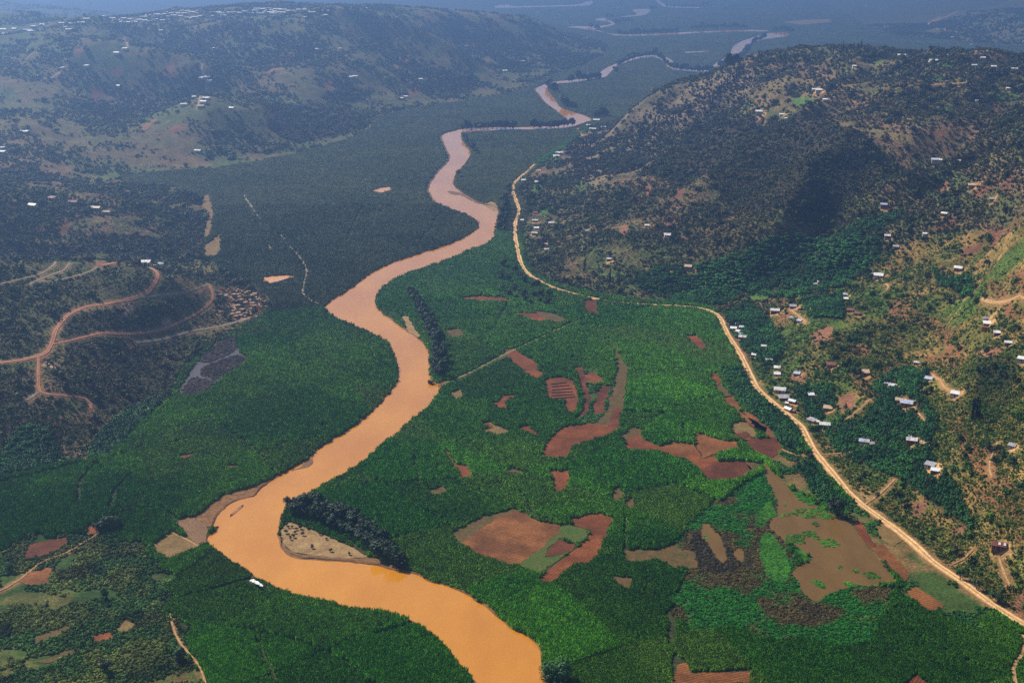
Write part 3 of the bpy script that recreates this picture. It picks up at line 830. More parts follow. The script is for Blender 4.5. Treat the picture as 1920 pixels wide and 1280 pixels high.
# ------------------------------------------------------------------ ploughed fields and bare ground on the valley floor
FIELD_DATA = [
 ('red_soil', [(945,657),(965,655),(985,668),(1010,683),(1002,692),(982,690),(960,678)], 'slanting brown field just above the grassy track bend'),
 ('red_soil', [(984,694),(1007,694),(1019,700),(1006,710),(992,703)], 'small brown field below the slanting field'),
 ('red_soil', [(1025,712),(1055,709),(1075,715),(1082,740),(1080,768),(1061,769),(1061,750),(1028,744)], 'brown field with dark parallel furrows in the cane'),
 ('dark_soil', [(1080,692),(1092,692),(1100,722),(1107,747),(1102,767),(1080,785),(1092,765),(1096,745)], 'curved dark strip right of the furrowed field'),
 ('red_soil', [(1096,702),(1120,701),(1132,714),(1130,717),(1098,717)], 'short red field at the top of the curved strips'),
 ('dark_soil', [(1127,725),(1144,725),(1142,737),(1132,760),(1132,772),(1112,772),(1116,747)], 'dark red stepped plot in the curved strips'),
 ('dark_soil', [(1152,765),(1166,765),(1160,800),(1140,797),(1145,780)], 'dark plot at the foot of the curved strips'),
 ('scrubby_soil', [(1132,772),(1150,720),(1158,690),(1150,655),(1128,640),(1150,650),(1175,690),(1172,730),(1165,765),(1145,790),(1110,790)], 'long scrubby fallow strip curving through the cane'),
 ('red_soil', [(1062,800),(1107,795),(1110,807),(1147,810),(1135,817),(1102,826),(1072,836),(1064,855),(1017,854),(1027,832),(1042,812)], 'large hooked brown field in mid valley'),
 ('red_soil', [(971,804),(992,796),(997,805),(1014,815),(997,812)], 'thin brown sliver left of the hooked field'),
 ('red_soil', [(1031,884),(1066,881),(1067,892),(1059,915),(1045,920),(1035,910),(1040,900)], 'small square brown field below the hooked field'),
 ('red_soil', [(1174,822),(1202,812),(1212,825),(1240,837),(1280,851),(1304,840),(1312,857),(1337,852),(1340,872),(1312,877),(1285,862),(1235,846),(1180,845)], 'long winding brown field running toward the pond'),
 ('brown_soil', [(1304,812),(1322,815),(1345,824),(1380,827),(1382,840),(1335,849),(1318,855),(1310,837)], 'wide brown wedge above the winding field'),
 ('dark_soil', [(1312,880),(1342,866),(1395,864),(1407,880),(1395,892),(1370,901),(1332,900)], 'oval dark brown field near the pond head'),
 ('red_soil', [(1332,700),(1345,700),(1352,715),(1342,721)], 'small red plot beside the banana rows'),
 ('brown_soil', [(1357,744),(1372,741),(1387,762),(1382,770),(1360,755)], 'narrow brown plot west of the roadside bananas'),
 ('brown_soil', [(1382,770),(1410,785),(1435,800),(1430,810),(1410,797),(1387,782)], 'long narrow brown plot slanting to the pond'),
 ('dark_soil', [(1397,825),(1450,820),(1465,842),(1440,858),(1415,845)], 'brown plot where the side path meets the road'),
 ('red_soil', [(1288,630),(1308,630),(1325,652),(1310,654)], 'lone brown plot in the upper cane field'),
 ('red_soil', [(960,740),(942,742),(935,751),(922,755),(935,764),(954,766),(945,756),(965,744)], 'small C-shaped brown clearing in the cane'),
 ('stubble', [(915,790),(935,800),(955,807),(945,814),(920,812),(902,804),(925,802)], 'pale forked clearing under the C-shaped one'),
 ('red_soil', [(835,844),(842,847),(855,870),(877,872),(884,891),(867,894),(857,877),(840,860)], 'spoon-shaped brown clearing near the river'),
 ('scrubby_soil', [(805,919),(832,909),(837,917),(827,925),(807,925)], 'small scrubby clearing below the spoon-shaped one'),
 ('red_soil', [(862,558),(900,555),(935,557),(955,562),(935,566),(880,563)], 'thin brown field in the cane beyond the tree belt'),
 ('red_soil', [(965,587),(1005,587),(1030,600),(1010,603)], 'thin brown field under the wooded foot of the hill'),
 ('brown_soil', [(868,1014),(930,972),(968,958),(1008,977),(1048,984),(1040,1000),(990,1040),(962,1054),(905,1037)], 'large bare brown field in the foreground cane'),
 ('scrubby_soil', [(848,998),(900,970),(962,955),(966,957),(929,971),(866,1013)], 'wet olive margin left of the large bare field'),
 ('red_soil', [(1068,976),(1120,965),(1145,973),(1125,1027),(1103,1050),(1075,1052),(1030,1088),(1012,1079),(1062,1040),(1100,1010),(1110,994),(1075,986)], 'long red strip field on the right of the bare field'),
 ('dark_soil', [(1049,1010),(1080,1021),(1064,1034),(1022,1044),(1028,1030)], 'small dark square plot inside the green gap'),
 ('meadow', [(1052,984),(1066,982),(1106,995),(1096,1010),(1080,1019),(1049,1008),(1024,1030),(1020,1046),(1060,1038),(1008,1078),(966,1056),(992,1042),(1042,1001)], 'green and scrubby gap between the two bare fields'),
 ('brown_soil', [(1270,1245),(1290,1243),(1296,1260),(1400,1256),(1402,1275),(1300,1285),(1262,1285)], 'bare L-shaped plot at the bottom edge of the cane'),
 ('scrubby_soil', [(1172,1030),(1232,1030),(1262,1022),(1300,1035),(1305,1060),(1260,1060),(1235,1046),(1180,1050)], 'reddish fallow patch between cane and marsh'),
 ('scrubby_soil', [(1147,1080),(1182,1083),(1180,1102),(1165,1098)], 'small scrubby hole in the foreground cane'),
 ('red_soil', [(1698,1278),(1718,1262),(1745,1290),(1700,1292)], 'brown plot at the bottom edge below the pond'),
 ('brown_soil', [(1632,1027),(1655,1022),(1680,1045),(1702,1075),(1690,1085),(1660,1050)], 'row of brown plots between pond and road'),
 ('brown_soil', [(1698,1106),(1716,1100),(1765,1130),(1752,1140),(1735,1142)], 'brown plot at the lower tip of the pond'),
 ('red_soil', [(1596,980),(1610,975),(1640,1018),(1627,1024)], 'narrow plot by the single dark pond tree'),
 ('stubble', [(1640,985),(1668,990),(1690,1010),(1668,1020),(1650,1005)], 'pale stubble plot beside the road above the pond'),
 ('dark_soil', [(55,1020),(125,1005),(125,1020),(100,1032),(50,1046)], 'dark brown field at the far left of the riverside scrub'),
 ('stubble', [(290,1020),(320,997),(355,1015),(372,1025),(318,1045),(295,1035)], 'pale brown plot by the river landing'),
 ('red_soil', [(165,988),(182,978),(194,984),(176,1000),(166,998)], 'small red plot beside the round copse'),
 ('brown_soil', [(60,1070),(100,1062),(92,1090),(60,1095),(40,1085)], 'faded brown plot in the left scrubland'),
 ('scrubby_soil', [(70,1190),(130,1170),(132,1176),(85,1200),(70,1200)], 'thin brown strip in the lower left scrub'),
 ('scrubby_soil', [(70,1238),(140,1212),(142,1222),(90,1240)], 'second thin brown strip in the lower left scrub'),
 ('red_soil', [(178,1190),(205,1184),(216,1192),(180,1202)], 'short red strip above the lone dark tree'),
 ('stubble', [(235,1160),(255,1168),(240,1182),(222,1180)], 'pale patch in the lower left scrub'),
 ('red_soil', [(340,853),(365,849),(368,854),(345,860)], 'small pale clearing in the left bank cane'),
 ('red_soil', [(420,871),(450,873),(452,877),(430,877)], 'second small clearing in the left bank cane'),
 ('sand', [(536,978),(560,985),(590,996),(640,1016),(690,1042),(680,1048),(600,1043),(548,1036),(531,1020),(527,996)], 'pale sandy spit inside the river bend'),
 ('mud', [(690,1042),(780,1072),(745,1071),(700,1059),(650,1053),(600,1051),(550,1046),(530,1034),(524,1012),(528,998),(531,1020),(548,1036),(600,1043),(680,1048)], 'grey mud rim round the sandy spit'),
 ('bank_soil', [(505,900),(470,915),(440,922),(415,930),(395,945),(380,960),(366,968),(372,980),(395,990),(400,980),(408,965),(420,953),(440,938),(470,931),(478,930),(490,916),(510,901)], 'sloping bare earth bank above the river landing'),
 ('mud', [(366,969),(394,992),(388,1002),(386,1012),(388,1020),(374,1025),(350,1004),(330,986),(340,972)], 'trampled bare earth at the river landing'),
 ('mud', [(545,884),(575,866),(590,850),(588,862),(584,874),(560,880)], 'grey shoal on the left side of the river'),
 ('sand', [(752,596),(765,590),(775,612),(790,632),(782,634),(765,622)], 'small sandy beach under the river trees'),
 ('sand', [(905,384),(925,376),(936,390),(930,398),(916,390)], 'pale sand bar at the upper river bend'),
 ('mud', [(848,366),(835,357),(868,362),(890,376),(905,385),(885,378),(865,366)], 'muddy strip along the upper right bank'),
 ('stubble', [(378,372),(390,366),(402,400),(396,440),(385,445),(386,410)], 'brown fallow strip at the foot of the low hill'),
 ('stubble', [(384,462),(412,440),(415,468),(400,482),(386,480)], 'olive fallow field beside the marsh edge'),
 ('stubble', [(1465,42),(1500,38),(1555,36),(1560,42),(1500,47)], 'pale bare patch on the far valley floor'),
 ('dark_soil', [(1092,564),(1118,562),(1120,585),(1100,588)], 'dark plot below the road bend'),
 ('red_soil', [(826,716),(838,712),(842,718),(832,724),(822,724)], 'bare landing where the grassy track meets the river'),
 ('red_soil', [(1107,793),(1140,797),(1158,802),(1150,810),(1110,806)], 'red plot joining the hooked field to the strips'),
 ('scrubby_soil', [(1165,818),(1185,800),(1208,806),(1200,812),(1174,822)], 'olive fallow at the left tip of the winding field'),
 ('brown_soil', [(1240,837),(1262,828),(1300,832),(1304,840),(1280,851)], 'pale brown plot above the middle of the winding field'),
 ('scrubby_soil', [(1340,722),(1352,720),(1372,741),(1358,744)], 'scrubby strip above the narrow brown plot'),
 ('brown_soil', [(1390,765),(1412,778),(1440,800),(1470,842),(1450,820),(1420,805)], 'thin brown terrace below the roadside bananas'),
 ('stubble', [(1370,795),(1395,790),(1420,812),(1398,824),(1376,815)], 'straw coloured plot left of the pond head'),
 ('dark_soil', [(1376,812),(1398,808),(1412,820),(1380,822)], 'dark freshly turned strip left of the pond head'),
 ('scrubby_soil', [(1150,920),(1160,912),(1170,925),(1160,940),(1148,935)], 'small bare spot in the cane right of the square field'),
 ('scrubby_soil', [(1172,940),(1185,932),(1190,948),(1178,955)], 'second bare spot in the cane right of the square field'),
 ('red_soil', [(905,795),(915,790),(935,800),(925,803)], 'red notch at the top of the forked clearing'),
 ('scrubby_soil', [(835,620),(862,616),(870,628),(848,634)], 'olive plot behind the middle river trees'),
 ('scrubby_soil', [(1000,582),(1040,588),(1065,600),(1048,604),(1020,596)], 'olive grass plot where the grassy track bends'),
 ('stubble', [(845,735),(862,730),(870,742),(855,748)], 'pale patch near the grassy track landing'),
 ('scrubby_soil', [(940,878),(975,880),(985,886),(955,886)], 'thin tan gap left of the square brown field'),
 ('red_soil', [(1290,858),(1312,858),(1342,866),(1312,880),(1296,868)], 'red link between winding field and oval field'),
 ('scrubby_soil', [(1395,865),(1425,868),(1420,885),(1407,880)], 'scrubby margin right of the oval field'),
 ('scrubby_soil', [(530,986),(545,978),(578,990),(568,1000),(560,1013),(541,1020),(530,1010)], 'scrubby upper end of the sandy spit'),
 ('bank_soil', [(538,1021),(560,1020),(600,1030),(684,1044),(640,1043),(600,1040),(552,1033)], 'brown eroded band along the lower side of the spit'),
]
FIELDS = []
for k, (mt, pix, lb) in enumerate(FIELD_DATA):
    wp = W(pix)
    if mt not in ('sand', 'mud', 'bank_soil', 'meadow'): wp = wp.mean(0) + (wp - wp.mean(0)) * np.array([1.06, 1.10]) - [0, 1.5]
    P = jitter_line(chaikin(wp, closed=True, n=1) if mt in ('sand', 'mud', 'bank_soil') else wp, 0.9, 1.8, 60 + k, True)
    nm = {'sand': 'sand_bank', 'mud': 'mud_bank', 'bank_soil': 'earth_bank', 'meadow': 'meadow', 'stubble': 'stubble_field'}.get(mt, 'ploughed_field')
    sheet(nm, P, 0.20 + 0.012 * (k % 7), mt, lb, skirt=0.4)
    FIELDS.append(P)

# raised furrow ridges of the striped field
fr = empty('furrow_ridges', (*W([(1052, 735)])[0], 0.2))
tag(fr, 'dark parallel furrow ridges across the brown field', 'furrows')
ox, oy = fr.location[0], fr.location[1]
for y0, y1, xa, xb in ((717, 714, 1034, 1062), (722, 719, 1035, 1068), (728, 725, 1035, 1072), (733, 731, 1034, 1074), (739, 736, 1033, 1076), (744, 741, 1036, 1078)):
    a, b_ = W([(xa, y0 + 4), (xb, y1 + 4)])
    d = (b_ - a) / np.linalg.norm(b_ - a); nn_ = np.array([-d[1], d[0]])
    mb = MB()
    q = [a + nn_ * .9, a - nn_ * .9, b_ - nn_ * .9, b_ + nn_ * .9]
    V = [(p[0] - ox, p[1] - oy, 0.0) for p in q] + [(a[0] - ox, a[1] - oy, .7), (b_[0] - ox, b_[1] - oy, .7)]
    mb.add(V, [(0, 1, 4), (1, 2, 5, 4), (2, 3, 5), (3, 0, 4, 5)])
    ob('ridge', mb.mesh('ridge', 'bog_plants'), fr)

# ------------------------------------------------------------------ river banks: low eroded lips along both sides
def bank(name, line, side, label, z0=0.0):
    P = np.asarray(line)
    tx, ty = np.gradient(P[:, 0]), np.gradient(P[:, 1]); L = np.hypot(tx, ty) + 1e-9
    nx, ny = -ty / L * side, tx / L * side
    k = np.arange(len(P)) * 0.3
    h = 0.4 + 0.8 * vnoise(k, k * 0, 77); w = 0.5 + 1.4 * vnoise(k * .7, k * 0 + 4, 78)
    V = []
    for o_, hz in ((-0.3, -0.2), (0.35, 0.6), (1.0, 1.0), (1.8, -0.2)):
        V.append(np.column_stack([P[:, 0] + nx * w * o_, P[:, 1] + ny * w * o_, np.where(hz < 0, hz, h * hz)]))
    V = np.concatenate(V); m_ = len(P); Fc = []
    for q in range(3):
        for i in range(m_ - 1):
            f = (q * m_ + i, q * m_ + i + 1, (q + 1) * m_ + i + 1, (q + 1) * m_ + i)
            Fc.append(f if side > 0 else f[::-1])
    tag(ob(name, mesh(name, V, Fc, 'bank_soil')), label, kind='structure')
bank('river_bank', RL, 1, 'low eroded earth lip along the left side of the river')
bank('river_bank', RR, -1, 'low eroded earth lip along the right side of the river')

# ------------------------------------------------------------------ roads, tracks and footpaths
ROADS = []       # (line, half width kept clear)
def road(name, pix, w, mat, label, lift=0.35, clear=1.0):
    ROADS.append((ribbon(name, pix, w, mat, label, lift), w * 0.6 + clear))
road('dirt_road', [(1003,308),(985,325),(966,340),(960,355),(967,375),(975,395),(966,415),(965,440),(970,465),(975,490),(985,510),(1000,521),(1030,537),(1060,547),(1100,557),
 (1150,567),(1210,571),(1280,574),(1320,578),(1350,592),(1358,615),(1372,640),(1390,665),(1405,700),(1420,730),(1450,755),(1480,780),(1505,800),(1515,825),(1530,850),
 (1560,885),(1600,935),(1650,970),(1690,1000),(1720,1025),(1750,1055),(1790,1080),(1830,1110),(1870,1140),(1920,1170),(2000,1215)], 5.2, 'road_dirt', 'pale orange dirt road curving along the foot of the hill')
road('track', [(1230,575),(1180,582),(1110,592),(1060,611),(1000,640),(955,660),(920,678),(880,700),(845,715),(828,720)], 2.6, 'grassy_track', 'grassy track crossing the cane from road to river')
for pix, w, mt, lb in [
 ([(-60,684),(0,680),(40,676),(85,665),(97,645),(105,615),(125,590),(160,575),(210,568),(250,560),(280,547),(295,525),(297,512),(280,502),(255,495)], 3.2, 'red_track', 'main red earth track climbing round the left hill'),
 ([(97,645),(150,635),(230,628),(300,618),(350,600),(390,572),(400,562),(398,545),(390,532)], 2.0, 'red_track', 'red track along the lower slope to the mine'),
 ([(250,560),(330,552),(378,541),(392,533)], 1.6, 'pale_track', 'short link track across the mined hill'),
 ([(72,668),(72,700),(72,732),(85,740),(130,743),(160,745),(172,755),(170,766)], 2.0, 'red_track', 'hooked side track on the left hill'),
 ([(255,642),(340,622),(440,604),(490,590)], 2.6, 'pale_track', 'thin track along the foot of the mined hill'),
 ([(72,735),(60,745),(40,755)], 2.2, 'pale_track', 'short spur off the hooked side track'),
 ([(190,497),(240,494),(262,497)], 3.0, 'red_track', 'bare earth track on the crest of the left hill'),
 ([(0,533),(40,524),(75,516),(100,500),(105,491)], 1.8, 'pale_track', 'faint upper terrace track on the left hill'),
 ([(55,534),(85,520),(120,508),(132,493)], 1.8, 'pale_track', 'second faint terrace track on the left hill'),
 ([(75,528),(120,524),(165,512),(185,500)], 1.8, 'pale_track', 'third faint terrace track on the left hill'),
 ([(318,1150),(325,1180),(340,1210),(365,1235),(380,1260),(388,1290)], 1.3, 'footpath', 'winding footpath beside the lower left cane'),
 ([(0,1108),(25,1095),(52,1075),(80,1050),(120,1040),(165,1012),(185,1000)], 1.5, 'footpath', 'thin footpath through the left riverside scrub'),
 ([(320,997),(345,1008),(372,1024)], 1.4, 'footpath', 'pale footpath crossing the plot by the landing'),
 ([(1918,1190),(1925,1218),(1897,1248),(1905,1285)], 2.6, 'footpath', 'sandy path dropping to the bottom right corner'),
 ([(1622,945),(1650,925),(1678,898)], 2.0, 'footpath', 'straight pale path leaving the road uphill'),
 ([(1580,795),(1590,783),(1612,768),(1630,750)], 1.6, 'footpath', 'footpath bordering the big banana grove'),
 ([(1690,742),(1715,765),(1730,785),(1735,795)], 1.6, 'footpath', 'footpath below the paired hillside houses'),
 ([(1785,1058),(1812,1045),(1825,1030)], 1.3, 'footpath', 'short footpath up from the road near the rusty roof'),
 ([(1873,1045),(1885,1080),(1895,1100)], 1.3, 'footpath', 'footpath below the rusty roofed house'),
 ([(1530,852),(1570,850),(1605,846)], 1.6, 'footpath', 'path from the road to the blue roofed house'),
 ([(1465,842),(1500,858),(1530,852)], 2.0, 'footpath', 'cross path between pond head and road'),
 ([(1860,895),(1852,870),(1870,830)], 1.3, 'footpath', 'thin winding path on the right hillside'),
 ([(1480,578),(1495,590),(1512,606)], 1.6, 'footpath', 'steep footpath beside the dark roofed hut'),
 ([(1745,700),(1765,715),(1770,728),(1800,742)], 1.6, 'footpath', 'footpath round the upper hillside homestead'),
 ([(1840,560),(1880,568),(1930,562)], 2.2, 'footpath', 'path along the spur above the brick houses'),
 ([(1660,532),(1668,538),(1660,548),(1650,552)], 1.6, 'footpath', 'curved pale path by the grove homestead'),
 ([(380,120),(377,140),(388,152),(385,165),(376,185),(370,205)], 5.0, 'pale_track', 'pale track running down the far left spur'),
 ([(240,90),(232,78),(235,70)], 5.0, 'pale_track', 'short pale track below the ridge town'),
 ([(130,120),(115,132),(100,145),(75,150)], 5.0, 'pale_track', 'pale path zigzagging on the far left slope'),
 ([(1082,240),(1088,250),(1095,258)], 4.0, 'footpath', 'short pale road at the hamlet by the far bend'),
 ([(1740,48),(1742,42),(1752,38),(1780,30),(1795,22)], 7.0, 'footpath', 'orange road on the far right slope'),
 ([(1752,54),(1770,57),(1790,60),(1806,62)], 6.0, 'footpath', 'dotted pale road on the far right slope'),
 ([(1722,78),(1735,81),(1755,82),(1772,82)], 8.0, 'footpath', 'pale bare strip beside the far red roofs'),
 ([(1608,120),(1630,121),(1650,122)], 3.0, 'grassy_track', 'grassy track on the top of the big hill'),
 ([(1740,160),(1770,157),(1800,156),(1820,157)], 2.5, 'footpath', 'path along the hedge on the hill plateau'),
]:
    road('footpath' if w < 2.3 else 'track', pix, w * (0.72 if mt == 'footpath' and w < 3 else 0.8 if mt == 'pale_track' else 1), mt, lb, 0.3, 0.7)
for pix, w, mt, lb in [
 ([(600,572),(570,556),(566,545),(575,515),(573,500),(565,485),(545,465),(525,440)], 2.6, 'pale_track', 'pale ditch running from the river into the marsh'),
 ([(457,365),(472,390),(484,408)], 3.0, 'pale_track', 'bright straight ditch in the left marsh'),
 ([(484,408),(496,440),(508,472)], 1.8, 'pale_track', 'narrow ditch continuing across the left marsh'),
 ([(625,448),(640,480),(650,494)], 1.5, 'pale_track', 'short ditch near the middle of the marsh')]:
    road('ditch', pix, w, mt, lb, 0.25, 1.0)
P = W([(572,557),(590,563),(604,572),(600,567),(582,552),(578,535),(580,515),(574,520),(569,545)])
sheet('meadow', P, 0.22, 'weed_mat', 'bright green grass verge beside the marsh ditch')
# gaps between cane stands: only kept clear of plants
GAPS = [([(470,1092),(482,1099),(496,1107)], 2.4), ([(147,940),(150,905),(165,885),(182,870)], 2.2), ([(205,955),(217,920),(235,900),(246,890)], 2.0), ([(205,866),(235,850),(270,836),(312,828)], 1.6),
 ([(775,862),(806,860),(836,857)], 1.4), ([(776,862),(782,885),(786,912)], 1.4), ([(1171,710),(1168,740),(1163,765)], 1.6), ([(1165,782),(1205,786),(1240,784),(1242,768)], 1.4),
 ([(1282,795),(1282,815)], 1.4), ([(1172,972),(1172,1030)], 1.5), ([(1255,1150),(1262,1170),(1258,1205)], 2.6), ([(1283,1090),(1275,1130),(1255,1150)], 2.4),
 ([(655,442),(662,420),(680,388)], 3.2), ([(676,456),(688,432),(700,417)], 2.4), ([(788,452),(810,425),(820,405)], 2.4), ([(955,562),(930,610),(915,625)], 2.0),
 ([(848,617),(890,620),(925,618)], 1.8), ([(340,1120),(400,1105),(478,1082)], 1.8), ([(705,1190),(740,1180),(775,1170)], 2.2), ([(480,1200),(500,1240),(520,1280)], 1.6),
 ([(230,960),(270,955),(300,950),(330,975)], 1.8), ([(1265,1255),(1265,1230),(1275,1240)], 2.0), ([(1296,1262),(1350,1262),(1405,1256)], 2.0), ([(330,830),(350,822),(370,822)], 2.0),
 ([(0,905),(70,890),(160,868)], 3.0), ([(955,664),(900,690),(850,716)], 3.0), ([(1060,612),(990,645)], 2.2), ([(985,668),(1050,690),(1082,692)], 1.3), ([(1115,600),(1140,640)], 1.3), ([(880,925),(935,905),(975,925),(1000,960)], 1.4)]
GAPS = [(W(p), w) for p, w in GAPS]
def clear_of_tracks(x, y, extra=0.0):
    ok = np.ones(x.shape, bool)
    for P, w in ROADS:
        m_ = (x > P[:, 0].min() - 9) & (x < P[:, 0].max() + 9) & (y > P[:, 1].min() - 9) & (y < P[:, 1].max() + 9)
        if m_.any():
            d = dist_line(x[m_], y[m_], P[::2] if len(P) > 60 else P, limit=w + 4)
            ok[m_] &= d > w + extra
    return ok

# ------------------------------------------------------------------ land cover areas
def Wh(pix):
    return hit(pix)[:, :2]
BANANA = [Wh(p) for p in [
 [(1150,522),(1250,500),(1400,472),(1500,442),(1600,430),(1680,450),(1620,510),(1560,545),(1480,562),(1400,547),(1345,575),(1250,562)],
 [(1350,590),(1400,562),(1440,600),(1475,655),(1440,695),(1400,660),(1372,625)],
 [(1640,722),(1700,690),(1740,702),(1720,740),(1760,790),(1740,850),(1800,930),(1835,1000),(1770,960),(1690,900),(1570,850),(1535,800),(1565,790),(1620,790),(1640,760)],
 [(1350,690),(1398,692),(1418,740),(1495,800),(1505,850),(1455,830),(1410,775),(1372,735)],
 [(-80,905),(0,862),(30,800),(90,800),(120,862),(60,884)],[(236,772),(322,735),(255,800),(205,858),(160,862),(180,820)],
 [(1500,562),(1580,547),(1582,600),(1522,597)],[(1750,505),(1830,522),(1822,552),(1762,537)],[(1492,872),(1515,870),(1565,930),(1552,955),(1520,920)],
 [(1560,440),(1640,405),(1700,395),(1660,430)],[(1480,730),(1560,720),(1570,770),(1520,790)]]]
CROP = [Wh(p) for p in [
 [(1490,184),(1528,181),(1522,193),(1480,193)],[(1735,146),(1770,140),(1776,152),(1745,153)],[(1740,116),(1795,113),(1785,131),(1745,131)],[(1757,207),(1792,193),(1775,214),(1750,217)],
 [(1735,100),(1765,102),(1760,110),(1738,110)],[(1590,420),(1625,400),(1600,440),(1570,450)],[(1320,545),(1380,530),(1390,560),(1340,570)],[(1400,555),(1440,540),(1440,560),(1410,568)],
 [(1640,110),(1665,113),(1652,122),(1632,120)],[(1845,170),(1900,168),(1920,185),(1860,190)],[(1000,345),(1020,345),(1018,362),(1000,360)],[(1010,395),(1040,385),(1030,405),(1012,408)],[(90,860),(130,855),(135,868),(95,872)]]]
SOIL = [Wh(p) for p in [
 [(1758,350),(1782,338),(1782,355),(1755,361)],[(1873,345),(1908,322),(1902,342),(1880,362)],[(1740,427),(1792,405),(1802,420),(1760,436)],[(1665,585),(1688,560),(1690,566),(1674,592)],[(1518,628),(1562,610),(1562,640),(1528,646)],
 [(1480,702),(1512,698),(1514,716),(1484,716)],[(1570,745),(1600,735),(1605,765),(1580,775)],[(1860,200),(1872,193),(1874,215),(1862,215)],[(1745,245),(1775,238),(1772,255),(1748,258)],[(1205,350),(1222,345),(1220,370),(1195,385),(1185,388)],
 [(1270,350),(1284,355),(1275,390),(1268,388)],[(1243,415),(1266,412),(1262,424),(1246,424)],[(1615,985),(1640,965),(1668,975),(1650,990)],[(1700,945),(1740,930),(1735,960),(1712,970)],[(1780,990),(1812,982),(1808,1000),(1785,1008)],
 [(1730,1035),(1750,1035),(1768,1055),(1758,1060)],[(1880,1130),(1935,1090),(1960,1140),(1920,1160)],[(1400,215),(1425,178),(1430,180),(1395,222)],[(1160,425),(1180,420),(1175,440),(1162,440)],[(1590,115),(1605,112),(1600,120),(1588,120)],
 [(1820,360),(1880,330),(1870,350),(1830,372)],[(1850,430),(1900,420),(1895,440),(1855,445)],[(1800,470),(1840,455),(1838,470),(1805,482)],[(1830,660),(1880,650),(1875,670),(1835,675)],[(1630,730),(1650,725),(1648,742),(1632,745)],
 [(300,135),(325,120),(330,140),(305,145)],[(135,95),(158,85),(155,100),(140,105)],[(210,130),(230,128),(228,142),(205,142)],[(170,165),(195,160),(190,190),(175,195)],[(320,240),(345,232),(340,250),(318,250)],[(535,70),(548,62),(545,78),(535,78)],
 [(760,180),(795,155),(790,175),(765,182)],[(870,80),(890,75),(895,90),(875,92)],[(610,155),(625,150),(620,168),(605,170)],[(500,140),(530,95),(555,100),(530,130)],[(75,430),(100,415),(130,420),(125,440)],[(105,415),(128,410),(132,432),(118,432)],
 [(265,240),(290,222),(295,226),(268,246)],[(740,105),(770,100),(760,125),(735,128)],[(905,115),(920,110),(915,128),(905,130)],
 [(385,530),(397,526),(396,545),(386,545)],[(180,492),(200,490),(195,505),(175,505)],[(234,645),(262,640),(250,650),(240,652)],[(60,672),(95,660),(90,672),(70,680)],[(100,790),(130,770),(120,790),(108,800)]]]
MINE = [Wh(p) for p in [[(405,545),(430,536),(470,548),(505,565),(508,578),(480,600),(445,602),(420,588),(400,590),(410,570)],[(210,572),(262,562),(258,580),(225,595)],[(300,595),(345,590),(335,608),(305,610)],[(78,672),(108,678),(105,690),(80,690)],[(150,712),(175,718),(172,726),(155,722)]]]
FOREST = [Wh(p) for p in [[(1190,330),(1300,250),(1420,220),(1560,230),(1660,290),(1600,370),(1500,420),(1420,400),(1330,330),(1260,340)],[(0,450),(130,455),(385,440),(384,485),(300,480),(0,482)],
 [(600,185),(640,165),(700,170),(695,178),(660,190),(620,190)],[(120,600),(330,580),(340,690),(250,780),(120,740)],[(935,500),(990,520),(1040,545),(1075,560),(1050,590),(980,575),(930,540)],[(1830,650),(1900,700),(1890,760),(1830,740)],
 [(480,190),(680,210),(690,240),(560,270),(500,240)],[(330,355),(378,370),(380,385),(335,380)],[(330,400),(380,395),(378,440),(340,440)],[(240,500),(420,500),(470,530),(500,560),(400,530),(300,515)]]]
RDRY = Wh([(1450,560),(1600,490),(1750,440),(1905,410),(2100,400),(2100,1250),(1920,1180),(1700,1010),(1530,850),(1440,750),(1400,690),(1430,620)])
RIDGE_DRY = Wh([(1110,240),(1200,195),(1300,155),(1400,123),(1430,150),(1330,230),(1230,300),(1130,350),(1060,330),(1050,290)])
SCRUBLAND = W([(-400,1060),(0,1040),(60,1000),(200,1002),(292,1022),(318,1048),(312,1150),(330,1205),(375,1262),(395,1320),(-400,1400)])
PAPYRUS = W([(508,588),(607,574),(650,548),(700,512),(760,487),(840,462),(895,432),(930,430),(985,440),(1010,300),(1105,238),(1350,195),(2300,155),(2300,-60),(-900,-60),(-900,300),(200,330),(380,480)])
MARSH = W([(1272,985),(1320,955),(1440,880),(1470,930),(1480,1010),(1520,1125),(1560,1105),(1688,1097),(1662,1150),(1640,1205),(1560,1202),(1450,1192),(1292,1187),(1258,1160),(1285,1090),(1290,1040)])
VERGE = W([(1425,860),(1462,842),(1530,852),(1560,890),(1605,940),(1700,1010),(1880,1150),(1840,1190),(1760,1148),(1690,1098),(1620,1012),(1565,960),(1480,912)])
LOWGREEN = W([(1115,775),(1150,720),(1160,660),(1140,640),(1175,690),(1170,740),(1160,800),(1110,800),(1080,790),(1105,760),(1098,720),(1095,690),(1120,690)])

